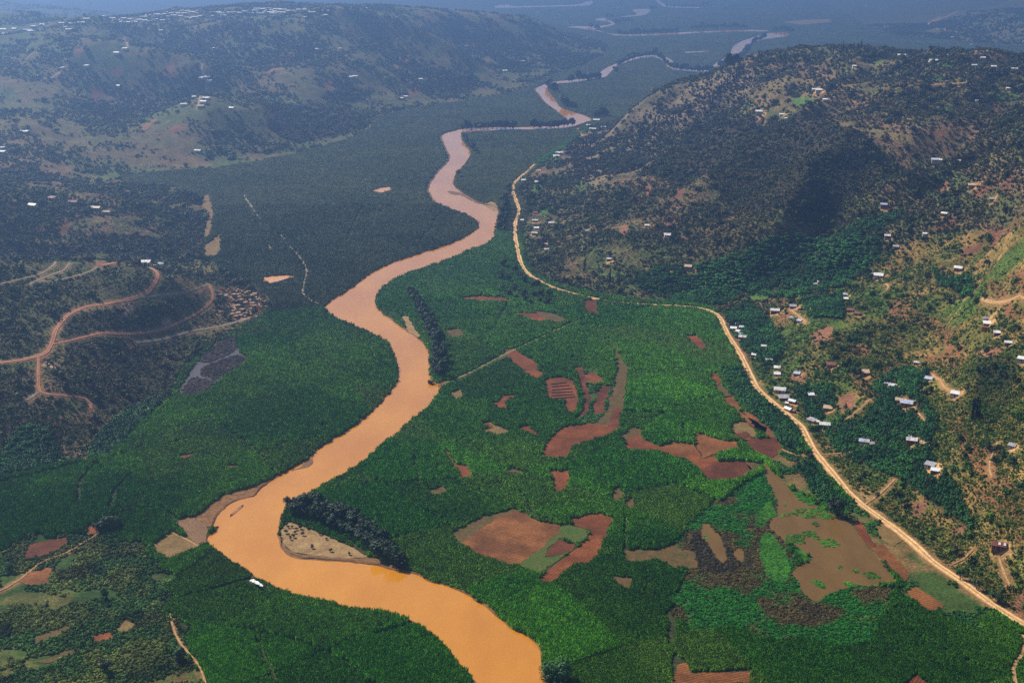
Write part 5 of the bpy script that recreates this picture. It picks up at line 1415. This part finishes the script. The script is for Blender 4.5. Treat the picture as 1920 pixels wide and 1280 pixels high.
# grass and herbs between the bushes of the nearer slopes
x, y, g_ = jgrid(0.0017, 420, 1750, 6)
okk = ~inpoly(x, y, FOOT); x, y = x[okk], y[okk]
sol = in_any(x, y, SOIL + MINE + BANANA); d1 = fbm(x, y, 30, 701, 4)
okk = (g_.random(len(x)) < np.clip(.55 + 2.6 * (d1 - .5), .05, .9)) & ~sol & clear_of_tracks(x, y, .6) & ~near_house(x, y, 1.05)
x, y, d1 = x[okk], y[okk], d1[okk]; N0 = len(x); rdr = inpoly(x, y, RDRY); d3 = fbm(x, y, 12, 702, 2)
tint = mix(np.tile(c3(.060,.078,.022), (N0, 1)), c3(.120,.098,.040), sstep(.35, .7, d3))
tint[rdr] = mix(np.tile(c3(.045,.105,.012), (N0, 1)), c3(.135,.125,.028), sstep(.38, .68, d3))[rdr]
sz = y * .0017 * g_.uniform(.6, 1.3, N0)
scl = np.column_stack([sz, sz, g_.uniform(.3, .8, N0)]); rot = np.column_stack([np.zeros(N0), np.zeros(N0), g_.uniform(0, 6.28, N0)])
pts = np.column_stack([x, y, zat(x, y) - .1])
rt = x > 0
TUFT = [source('tuft_source', bush(s + 300, 46)) for s in range(4)]
scatter_object('slope_grass', 'tufty grass and herbs between bushes on the right slopes', pts[rt], scl[rt], rot[rt], tint[rt], TUFT)
scatter_object('slope_grass', 'tufty grass and herbs between bushes on the left hill', pts[~rt], scl[~rt], rot[~rt], tint[~rt], TUFT)

# ------------------------------------------------------------------ single trees
def along(pix, step, jit, seed):
    """photo points spaced along a line, for placing a row of trees on the ground"""
    P = np.array(pix, float); r = np.random.default_rng(seed)
    seg = np.hypot(*(np.diff(P, axis=0).T)); cum = np.concatenate([[0], np.cumsum(seg)])
    s = np.arange(0, cum[-1] + .1, step)
    q = np.column_stack([np.interp(s, cum, P[:, 0]), np.interp(s, cum, P[:, 1])])
    return q + r.uniform(-jit, jit, q.shape) * [1, .6]
NTREE = 0
def row(kind, pix, step, jit, seed, s, label, group, sz=1.0, name=None):
    global NTREE
    for p in hit(along(pix, step, jit, seed)):
        tree(kind, p, s * random.uniform(.66, 1.3), label, group, sz * random.uniform(.85, 1.2), name); NTREE += 1
g1 = 'tree belt behind the sandy spit'
l1 = 'dark round tree in the thick belt behind the sandy spit'
row('broad', [(550,962),(600,978),(640,995),(680,1020),(715,1046),(768,1072)], 13, 3, 1, 1.0, l1, g1)
row('broad', [(540,950),(590,957),(640,975),(690,1000),(730,1030),(762,1058)], 15, 3, 2, .95, l1, g1)
row('broad', [(570,945),(620,960),(670,982),(715,1012),(745,1040)], 17, 3, 3, .8, l1, g1)
g2 = 'tree belt along the middle river bend'
l2 = 'dark tree in the narrow belt along the middle river bend'
row('broad', [(768,556),(780,572),(792,598),(806,625),(816,648),(818,672),(822,700)], 9, 2.5, 4, .95, l2, g2)
row('broad', [(778,560),(794,585),(806,606),(822,634),(830,660),(834,690),(832,708)], 10, 2.5, 5, .95, l2, g2)
row('broad', [(812,690),(818,705),(828,708)], 8, 2, 6, .9, l2, g2)
tree('broad', hit1(1568, 966), 1.45, 'single large dark tree at the edge of the brown pond', sz=.9)
row('bamboo', [(1022,1262),(1040,1268),(1060,1278)], 16, 3, 7, 1.0, 'bright green feathery bamboo clump at the bottom river bank', 'bamboo by the bottom bank')
row('bamboo', [(1030,1285),(1050,1290)], 18, 3, 8, 1.0, 'bright green feathery bamboo clump at the bottom river bank', 'bamboo by the bottom bank')
tree('broad', hit1(200, 1260), .75, 'lone dark round tree in the lower left fields')
tree('green', hit1(338, 1238), .95, 'bushy green tree beside the lower left footpath')
tree('green', hit1(195, 1122), .8, 'dark spreading tree with deep shade in the left scrub')
tree('green', hit1(18, 1072), .7, 'dark bush-like tree at the left edge of the scrub')
row('green', [(180,998),(200,992),(225,988)], 11, 2, 9, .95, 'dark tree in the copse between cane and scrub', 'copse between cane and scrub')
row('broad', [(868,262),(878,272),(890,285),(894,292)], 7, 2, 10, 1.15, 'dark tree in the clump at the upper river bend', 'clump at the upper river bend')
row('far', [(876,268),(888,280)], 7, 2, 11, 1.15, 'dark tree in the clump at the upper river bend', 'clump at the upper river bend')
tree('broad', hit1(859, 332), 1.15, 'lone round tree on the upper right river bank')
row('far', [(868,243),(905,241),(950,241),(968,241)], 8, 1.5, 12, 1.3, 'small dark tree in the row along the straight far reach', 'row along the straight far reach')
row('far', [(1000,240),(1020,240),(1052,240),(1072,236)], 8, 1.5, 13, 1.3, 'small dark tree in the row along the straight far reach', 'row along the straight far reach')
g3 = 'wood between the upper road and the river'; l3 = 'dark tree in the wood between the upper road and the river'
row('broad', [(934,432),(940,412),(946,395),(950,372),(955,350)], 8, 3, 14, .95, l3, g3)
row('broad', [(945,432),(950,412),(953,395),(944,378)], 8, 3, 15, .9, l3, g3)
row('broad', [(936,520),(955,535),(975,548),(1000,556),(1030,560)], 10, 5, 16, .7, 'tree in the wood under the road bend', 'wood under the road bend')
row('broad', [(938,545),(960,558),(990,566),(1040,575)], 11, 5, 17, .7, 'tree in the wood under the road bend', 'wood under the road bend')
row('broad', [(945,500),(965,515),(985,530),(1010,545)], 10, 5, 18, .7, 'tree in the wood under the road bend', 'wood under the road bend')
far_rows = [
 ([(1028,162),(1035,168),(1042,176)], 4, 'tree at the top of the pink far bend', 'trees at the top of the pink far bend'),
 ([(1055,198),(1060,200)], 5, 'tree on the point inside the pink far bend', 'trees on the point inside the pink far bend'),
 ([(1072,203),(1080,204)], 6, 'tree in the small clump right of the pink far bend', 'small clump right of the pink far bend'),
 ([(1118,220),(1130,218),(1140,216)], 6, 'tree where the big hill meets the far bend', 'trees where the big hill meets the far bend'),
 ([(1068,153),(1075,153)], 5, 'tree in the small far gap of the river', 'trees in the small far gap of the river'),
 ([(1086,152),(1100,151),(1112,149),(1130,149)], 5, 'tree in the short far row below the white reach', 'short far row below the white reach'),
 ([(1153,132),(1157,139)], 5, 'tree at the right tip of the white reach', 'trees at the right tip of the white reach'),
 ([(1160,123),(1180,114),(1200,108),(1222,105),(1238,109),(1250,122),(1262,130),(1290,134),(1320,135),(1338,134)], 5.5, 'tree in the long curved far row of the river', 'long curved far row of the river'),
 ([(1352,128),(1368,121),(1385,114),(1396,104),(1404,95),(1410,84),(1420,77),(1436,72)], 5, 'tree along the dark far loop left of the hilltop', 'dark far loop left of the hilltop'),
 ([(1160,65),(1185,65),(1215,64),(1240,62),(1270,60)], 6, 'tree in the farther straight hedge row', 'farther straight hedge row'),
 ([(1298,55),(1330,53),(1358,53),(1400,53)], 6, 'tree in the farthest long hedge row', 'farthest long hedge row'),
 ([(1104,51),(1125,57)], 6, 'tree by the pale far river mouth', 'trees by the pale far river mouth'),
 ([(1138,33),(1155,32)], 6, 'tree behind the hooked pale reach', 'trees behind the hooked pale reach'),
 ([(1155,45),(1170,42),(1188,41)], 6, 'tree in front of the hooked pale reach', 'trees in front of the hooked pale reach'),
 ([(1222,20),(1232,17)], 6, 'tree at the tip of the topmost pale reach', 'trees at the tip of the topmost pale reach'),
 ([(1250,14),(1280,14),(1310,14),(1330,11)], 7, 'tree in the topmost dark row', 'topmost dark row'),
 ([(1450,58),(1475,58),(1490,62)], 7, 'tree on the far loop above the big hill', 'trees on the far loop above the big hill'),
]
for k, (pix, st, lb, gr) in enumerate(far_rows):
    row('far', pix, st, 1.0, 30 + k, 1.7, lb, gr)
SLIM = [(1380,150),(1386,147),(1392,143),(1340,188),(1347,180),(1352,176),(1357,172),(1363,168),(1368,160),(1336,194),(1262,232),(1266,228),(1205,255),(1200,262),(1208,258),(1176,275),(1155,278),(1107,283),(1109,305),
 (1082,295),(1093,285),(1117,272),(1099,278),(1112,268),(1300,205),(1310,198),(1320,195),(1228,240),(1290,215),(1330,205)]
for p in hit(SLIM):
    tree('slim', p, random.uniform(.9, 1.35), 'tall slim dark tree on the bare left flank of the big hill', 'slim trees on the left flank')
for p in hit([(1568,147),(1572,143),(1576,102),(1590,122),(1596,120),(1562,104),(1600,98),(1608,102),(1620,104),(1580,98),(1614,99)]):
    tree('slim', p, random.uniform(.8, 1.2), 'slim dark tree standing on the top of the big hill', 'slim trees on the hilltop')
for p in hit([(1822,785),(1829,782),(1834,780),(1826,778),(1831,775)]):
    tree('slim', p, random.uniform(.7, .9), 'slim dark tree in the group on the right dry slope', 'slim group on the dry slope')
for p in hit([(1095,510),(1098,503),(1142,535),(1144,528),(1232,260)]):
    tree('slim', p, random.uniform(.7, .9), 'slim dark tree low on the dark hill', 'slim trees low on the dark hill')
RT = [(1835,680),(1850,665),(1860,690),(1875,705),(1900,715),(1845,700),(1610,705),(1600,700),(1618,720),(1627,728),(1800,830),(1812,845),(1850,845),(1868,850),(1880,858),(1895,870),(1862,870),(1740,905),(1610,905),
 (1618,898),(1645,935),(1690,950),(1700,945),(1515,855),(1521,862),(1860,1125),(1830,1105),(1800,1085),(1790,1040),(1900,1085),(1880,1115),(1870,1130),(1600,655),(1590,640),(1625,650),(1560,670),(1575,660),(1545,690),
 (1540,650),(1525,640),(1690,720),(1700,735),(1725,735),(1735,740),(1745,735),(1812,735),(1660,720),(1650,712),(1550,740),(1540,760),(1530,770),(1585,770),(1580,790),(1620,520),(1625,512),(1632,525),(1700,560),(1720,600),
 (1740,615),(1660,600),(1675,605),(1820,560),(1830,570),(1815,540),(1845,560),(1780,570),(1800,480),(1850,500),(1610,400),(1612,405),(1860,620),(1875,600),(1905,620),(1915,640),(1700,465),(1705,450),(1668,455),(1675,450)]
for p in hit(RT):
    hd = [math.hypot(p[0] - h[0], p[1] - h[1]) for h in HOUSE_XY]
    hl = HOUSE_ROWS[int(np.argmin(hd))][7]
    tree('green', p, random.uniform(.5, .85), 'bushy dark tree nearest the ' + hl.split(',')[0], 'trees nearest the ' + hl.split(',')[0])
for p in hit([(1580,140),(1520,140),(1525,145),(1470,110),(1462,112),(1610,105),(1618,112),(1635,108),(1660,112),(1690,112),(1692,116),(1735,165),(1740,168),(1728,150),(1770,155),(1780,172),(1800,150),(1815,165),(1860,140),(1870,145),(1880,140),(1745,98),(1775,100),(1640,104),(1650,106)]):
    tree('green', p, random.uniform(.8, 1.3), 'dark tree scattered over the hilltop plateau', 'trees scattered over the hilltop plateau')

for p in hit([(541,990),(553,1000),(560,985),(577,992),(600,1003),(620,1034),(545,1012),(568,1004),(536,1000),(538,985),(548,990),(556,994),(563,992),(542,1004),(550,1008),(585,1028),(655,1040),(612,1012)]):
    tree('green', p, random.uniform(.22, .4), 'small green shrub growing on the sandy spit', 'shrubs on the sandy spit', name='shrub', cat='shrub')
# half-drowned brush in the river
e = empty('drowned_brush', (*W([(809, 720)])[0], 0.05))
tag(e, 'brown leafless brush standing in the river at the track landing', 'brush')
mb = MB(); r = random.Random(3)
for k in range(26):
    a_ = r.uniform(0, 6.28); q = r.uniform(1.5, 4.2); h_ = r.uniform(1.5, 4.2)
    mb.tube([(r.uniform(-.6, .6), r.uniform(-.6, .6), -.4), (math.cos(a_) * q * .5, math.sin(a_) * q * .5, h_ * .7), (math.cos(a_) * q, math.sin(a_) * q, h_)], [.09, .06, .03], 4)
ob('branches', mb.mesh('branches', 'dark_wood'), e)
bm_ = bush(77, 160, 'bare_brush', 1.0); o = ob('twigs', bm_, e); o.scale = (3.6, 3.6, 3.4)

# ------------------------------------------------------------------ houses
def house_meshes():
    H_ = {}
    # gable: 7 m long, 5 m deep
    L2, D2_, hw, hr, ov = 3.5, 2.5, 2.7, 1.25, .45
    w = MB()
    w.add([(-L2,-D2_,-2.2),(L2,-D2_,-2.2),(L2,D2_,-2.2),(-L2,D2_,-2.2),(-L2,-D2_,hw),(L2,-D2_,hw),(L2,D2_,hw),(-L2,D2_,hw),(-L2,0,hw+hr-.08),(L2,0,hw+hr-.08)],
          [(0,1,5,4),(2,3,7,6),(1,2,6,9,5),(3,0,4,8,7)])
    r = MB(); t = .10
    sl = hr / D2_
    for sgn in (-1, 1):
        n_ = 14
        V, Fc = [], []
        for k in range(n_ + 1):            # corrugated sheet
            xx = -L2 - ov + (2 * L2 + 2 * ov) * k / n_
            dz = .035 if k % 2 else 0
            V += [(xx, sgn * (D2_ + ov), hw - ov * sl + dz), (xx, 0, hw + hr + dz), (xx, sgn * (D2_ + ov), hw - ov * sl + dz - t), (xx, 0, hw + hr + dz - t)]
        for k in range(n_):
            a = 4 * k
            q = [(a, a + 4, a + 5, a + 1), (a + 2, a + 3, a + 7, a + 6), (a, a + 2, a + 6, a + 4)]
            Fc += q if sgn < 0 else [f[::-1] for f in q]
        for a in (0, 4 * n_): Fc.append((a, a + 1, a + 3, a + 2))
        r.add(V, Fc)
    H_['gable'] = (w.mesh('wall'), r.mesh('roof'))
    # mono: one slope falling to the front
    w = MB(); hb = 3.2; hf = 2.3
    w.add([(-L2,-D2_,-2.2),(L2,-D2_,-2.2),(L2,D2_,-2.2),(-L2,D2_,-2.2),(-L2,-D2_,hf),(L2,-D2_,hf),(L2,D2_,hb),(-L2,D2_,hb)], [(0,1,5,4),(2,3,7,6),(1,2,6,5),(3,0,4,7)])
    r = MB(); n_ = 14; V, Fc = [], []; sl = (hb - hf) / (2 * D2_)
    for k in range(n_ + 1):
        xx = -L2 - ov + (2 * L2 + 2 * ov) * k / n_; dz = .06 + (.035 if k % 2 else 0)
        V += [(xx, -D2_ - ov, hf - ov * sl + dz), (xx, D2_ + ov, hb + ov * sl + dz), (xx, -D2_ - ov, hf - ov * sl + dz - t), (xx, D2_ + ov, hb + ov * sl + dz - t)]
    for k in range(n_):
        a = 4 * k; Fc += [(a, a + 4, a + 5, a + 1), (a + 2, a + 3, a + 7, a + 6), (a, a + 2, a + 6, a + 4), (a + 1, a + 5, a + 7, a + 3)]
    for a in (0, 4 * n_): Fc.append((a, a + 1, a + 3, a + 2))
    r.add(V, Fc)
    H_['mono'] = (w.mesh('wall'), r.mesh('roof'))
    for k in H_:
        for me_ in H_[k]: me_.materials.append(MATS['wall_mud'])
    return H_
HM = house_meshes()
d_ = MB(); d_.box(-.5, .5, -2.56, -2.44, -.1, 2.0); DOOR = d_.mesh('door', 'door_wood')
d_ = MB(); d_.box(-.45, .45, -2.55, -2.44, .95, 1.75); WINDOW = d_.mesh('window', 'window_glass')
d_ = MB(); d_.box(-3.56, -3.44, -.4, .4, .95, 1.7); SIDE_WINDOW = d_.mesh('window', 'window_glass')
d_ = MB(); d_.box(-.6, .6, -.9, .9, 0, .05); PATCH = d_.mesh('patch', 'roof_white')
def put_mat(o, mname):
    o.material_slots[0].link = 'OBJECT'
    o.material_slots[0].material = MATS[mname]
def house(p, wm, shape, roof, wall, deg, label, detail=True, group=None, name='house', depth=None):
    e = empty(name, (p[0], p[1], p[2]), rad(deg), 1)
    s = wm / 7.9
    sd_ = max(.75, min(1.25, s)) if depth is None else depth
    e.scale = (s, min(s * 1.1, sd_ * 1.1) if s > 1.3 else s, max(.8, min(1.15, s)))
    tag(e, label, 'house', group)
    a, b_ = HM[shape]
    put_mat(ob('wall', a, e), 'wall_' + wall)
    rf = ob('roof', b_, e); put_mat(rf, 'roof_' + roof)
    if detail:
        ob('door', DOOR, e)
        for xx in (-2.1, 2.1):
            ob('window', WINDOW, e, (xx, 0, 0))
        if shape == 'gable': ob('window', SIDE_WINDOW, e)
    return e, rf
for (px, py, wpx, shape, roof, wall, deg, lb), p in zip(HOUSE_ROWS, HOUSE_XY):
    dist = math.hypot(p[0], p[1])
    sl_ = math.hypot(dist, CAM_H - p[2])
    wm = wpx * sl_ / F * (1.12 if shape == 'mono' else 1.05)
    view = math.degrees(math.atan2(p[0], p[1]))
    e, rf = house(p, wm, shape, roof, wall, deg - view * .6, lb, wpx >= 8, 'hillside houses', 'shed' if ('shed' in lb or 'barn' in lb) else 'house')
    if 'rusty-roofed house with white' in lb:
        for xx, yy in ((.2, -1.3), (2.9, -1.3)):
            q = ob('patch', PATCH, rf, (xx, yy, 3.42)); q.rotation_euler = (math.atan(.5), 0, 0)
def town_part(q):
    return 'sparse left end' if q[0] < 190 else 'left half' if q[0] < 300 else 'crowded middle' if q[0] < 400 else 'bright right half' if q[0] < 525 else 'thinning right end'
def hut_part(q):
    if q[1] > 340: return 'on the low dark hill above the mined hill'
    if q[0] < 330: return 'on the hazy far left slopes'
    if q[0] < 480: return 'beside the pale track on the far left spur'
    if q[0] < 1040 and q[1] < 260: return 'on the hazy slopes below the far ridge'
    if q[0] < 1200: return 'at the foot of the big hill near the far bend'
    return 'on the far side of the valley beyond the big hill'
for k, p in enumerate(hit(TOWN)):
    wm = random.choice((13, 15, 18, 12, 21, 14))
    house(p, wm, random.choice(('gable', 'mono')), random.choice(('white', 'white', 'white', 'blue', 'tan')), random.choice(('pale', 'cream', 'pale', 'brick')), random.uniform(-25, 25),
          'tiny pale house in the %s of the hazy ridge-top town' % town_part(TOWN[k]), False, '%s of the ridge-top town' % town_part(TOWN[k]))
for k, p in enumerate(hit(FAR_HUTS)):
    wm = random.choice((11, 13, 14, 10))
    house(p, wm, random.choice(('gable', 'mono')), random.choice(('rust', 'dark', 'tan')) if k > 50 else random.choice(('white', 'white', 'white', 'tan')), random.choice(('pale', 'cream')), random.uniform(-25, 25),
          'tiny hut ' + hut_part(FAR_HUTS[k]), False, 'huts ' + hut_part(FAR_HUTS[k]))
# orange retaining wall under the spur house
p = hit1(1851, 619)
e = empty('retaining_wall', (p[0], p[1], p[2]), rad(-10)); tag(e, 'orange earth retaining wall below the spur house', 'retaining wall')
mb = MB(); mb.box(-4.5, 4.5, -.4, .4, -1.5, 2.6); ob('wall_face', mb.mesh('wall_face', 'wall_mud'), e)
mb = MB(); mb.box(-4.7, 4.7, -.6, .6, 2.602, 2.85); ob('coping', mb.mesh('coping', 'footpath'), e)

# low ruined walls among the bushes of the dug-over hill
rr = np.random.default_rng(44)
cand = np.column_stack([rr.uniform(402, 508, 900), rr.uniform(538, 602, 900)])
sel = []
PX = [(405,545),(430,538),(470,548),(505,565),(506,576),(480,598),(445,600),(420,588),(402,588),(410,570)]
for c in cand[inpoly(cand[:, 0], cand[:, 1], PX)]:
    if all(abs(c[0] - s[0]) + 1.7 * abs(c[1] - s[1]) > 9 for s in sel): sel.append(c)
w_ = MB()
for a in ((-2.6, 2.6, -2.0, -1.7), (-2.6, 2.6, 1.7, 2.0), (-2.6, -2.3, -1.698, 1.698), (2.3, 2.6, -1.698, .4)): w_.box(*a, -1.0, 1.3)
RW = w_.mesh('wall', 'wall_mud')
w_ = MB(); w_.box(-2.298, 2.298, -1.698, 1.698, -1.0, .25); RF = w_.mesh('earth_floor', 'footpath')
w_ = MB(); w_.box(-2.5, 1.0, -1.9, 1.9, 1.31, 1.5); RP = w_.mesh('roof', 'hut_thatch')
for k, p in enumerate(hit(sel[:60])):
    e = empty('ruined_house', p, rr.uniform(0, 3.1), rr.uniform(.75, 1.3))
    tag(e, 'small pale tumbledown hut among bushes on the dug-over left hill', 'ruin', 'tumbledown huts on the left hill')
    ob('wall', RW, e); ob('earth_floor', RF, e)
    if k % 3: ob('roof', RP, e)

# ------------------------------------------------------------------ wooden boat in the river, white sheet on the bank
a, b_ = W([(431, 968)])[0], W([(456, 947)])[0]
ln = float(np.linalg.norm(b_ - a))
e = empty('wooden_boat', ((a[0] + b_[0]) / 2, (a[1] + b_[1]) / 2, .12), math.atan2(b_[1] - a[1], b_[0] - a[0])); tag(e, 'long grey brown wooden boat lying in the river near the landing', 'boat')
V, Fc = [], []; ns = 15
for k in range(ns):
    t = k / (ns - 1) * 2 - 1; w_ = .85 * (1 - abs(t) ** 3) + .06; sh = .08 + .35 * abs(t) ** 2.5; xx = t * ln / 2
    V += [(xx, -w_, sh + .25), (xx, -w_ * .55, -.15 + .2 * abs(t) ** 4), (xx, w_ * .55, -.15 + .2 * abs(t) ** 4), (xx, w_, sh + .25),
          (xx, w_ * .82, sh + .22), (xx, w_ * .42, -.02 + .2 * abs(t) ** 4), (xx, -w_ * .42, -.02 + .2 * abs(t) ** 4), (xx, -w_ * .82, sh + .22)]
for k in range(ns - 1):
    for i in range(8):
        Fc.append((k*8 + i, k*8 + (i+1) % 8, (k+1)*8 + (i+1) % 8, (k+1)*8 + i))
Fc += [tuple(range(8)), tuple((ns-1)*8 + i for i in range(8))[::-1]]
ob('hull', mesh('hull', V, [f[::-1] for f in Fc], 'boat_wood'), e)
for xx in (-.28, 0, .28):
    mb = MB(); mb.box(xx * ln - .15, xx * ln + .15, -.66, .66, .34, .40); ob('bench', mb.mesh('bench', 'boat_wood'), e)

a, b_ = W([(472, 1093)])[0], W([(494, 1105)])[0]
ln = float(np.linalg.norm(b_ - a))
V, Fc = [], []; nx_, ny_ = 14, 4; r = random.Random(9)
for i in range(nx_):
    for j in range(ny_):
        t = i / (nx_ - 1); w_ = 1.6 * (1 - t * .65) * (.8 + .3 * r.random())
        V.append(((t - .5) * ln, (j / (ny_ - 1) - .5) * 2 * w_, 1.9 + r.uniform(-.25, .35) - .5 * abs(j / (ny_ - 1) - .5)))
top = len(V)
V += [(v[0], v[1], v[2] - .12) for v in V]
for i in range(nx_ - 1):
    for j in range(ny_ - 1):
        q = (i*ny_ + j, (i+1)*ny_ + j, (i+1)*ny_ + j + 1, i*ny_ + j + 1)
        Fc += [q, tuple(top + k for k in q[::-1])]
for i in range(nx_ - 1):
    for j in (0, ny_ - 1):
        q = (i*ny_ + j, (i+1)*ny_ + j, top + (i+1)*ny_ + j, top + i*ny_ + j); Fc.append(q if j else q[::-1])
o = ob('white_sheet', mesh('white_sheet', V, Fc, 'white_sheet'))
o.location = ((a[0] + b_[0]) / 2, (a[1] + b_[1]) / 2, .6); o.rotation_euler = (0, 0, math.atan2(b_[1] - a[1], b_[0] - a[0]))
tag(o, 'long crumpled white sheet spread on plants at the river bank', 'sheet')

# ------------------------------------------------------------------ haze
mb = MB(); mb.box(-13500, 13500, -400, 17600, -6, 366)
m = bpy.data.materials.new('haze_air'); m.use_nodes = True
nt = m.node_tree; nt.nodes.remove(nt.nodes['Principled BSDF'])
pv = nt.nodes.new('ShaderNodeVolumePrincipled')
pv.inputs['Color'].default_value = HAZE_COLOR
pv.inputs['Density'].default_value = HAZE_DENSITY
pv.inputs['Anisotropy'].default_value = HAZE_G
nt.links.new(pv.outputs[0], nt.nodes['Material Output'].inputs['Volume'])
me = mb.mesh('haze'); me.materials.append(m)
tag(ob('haze', me), 'blue haze filling the whole valley', kind='stuff')
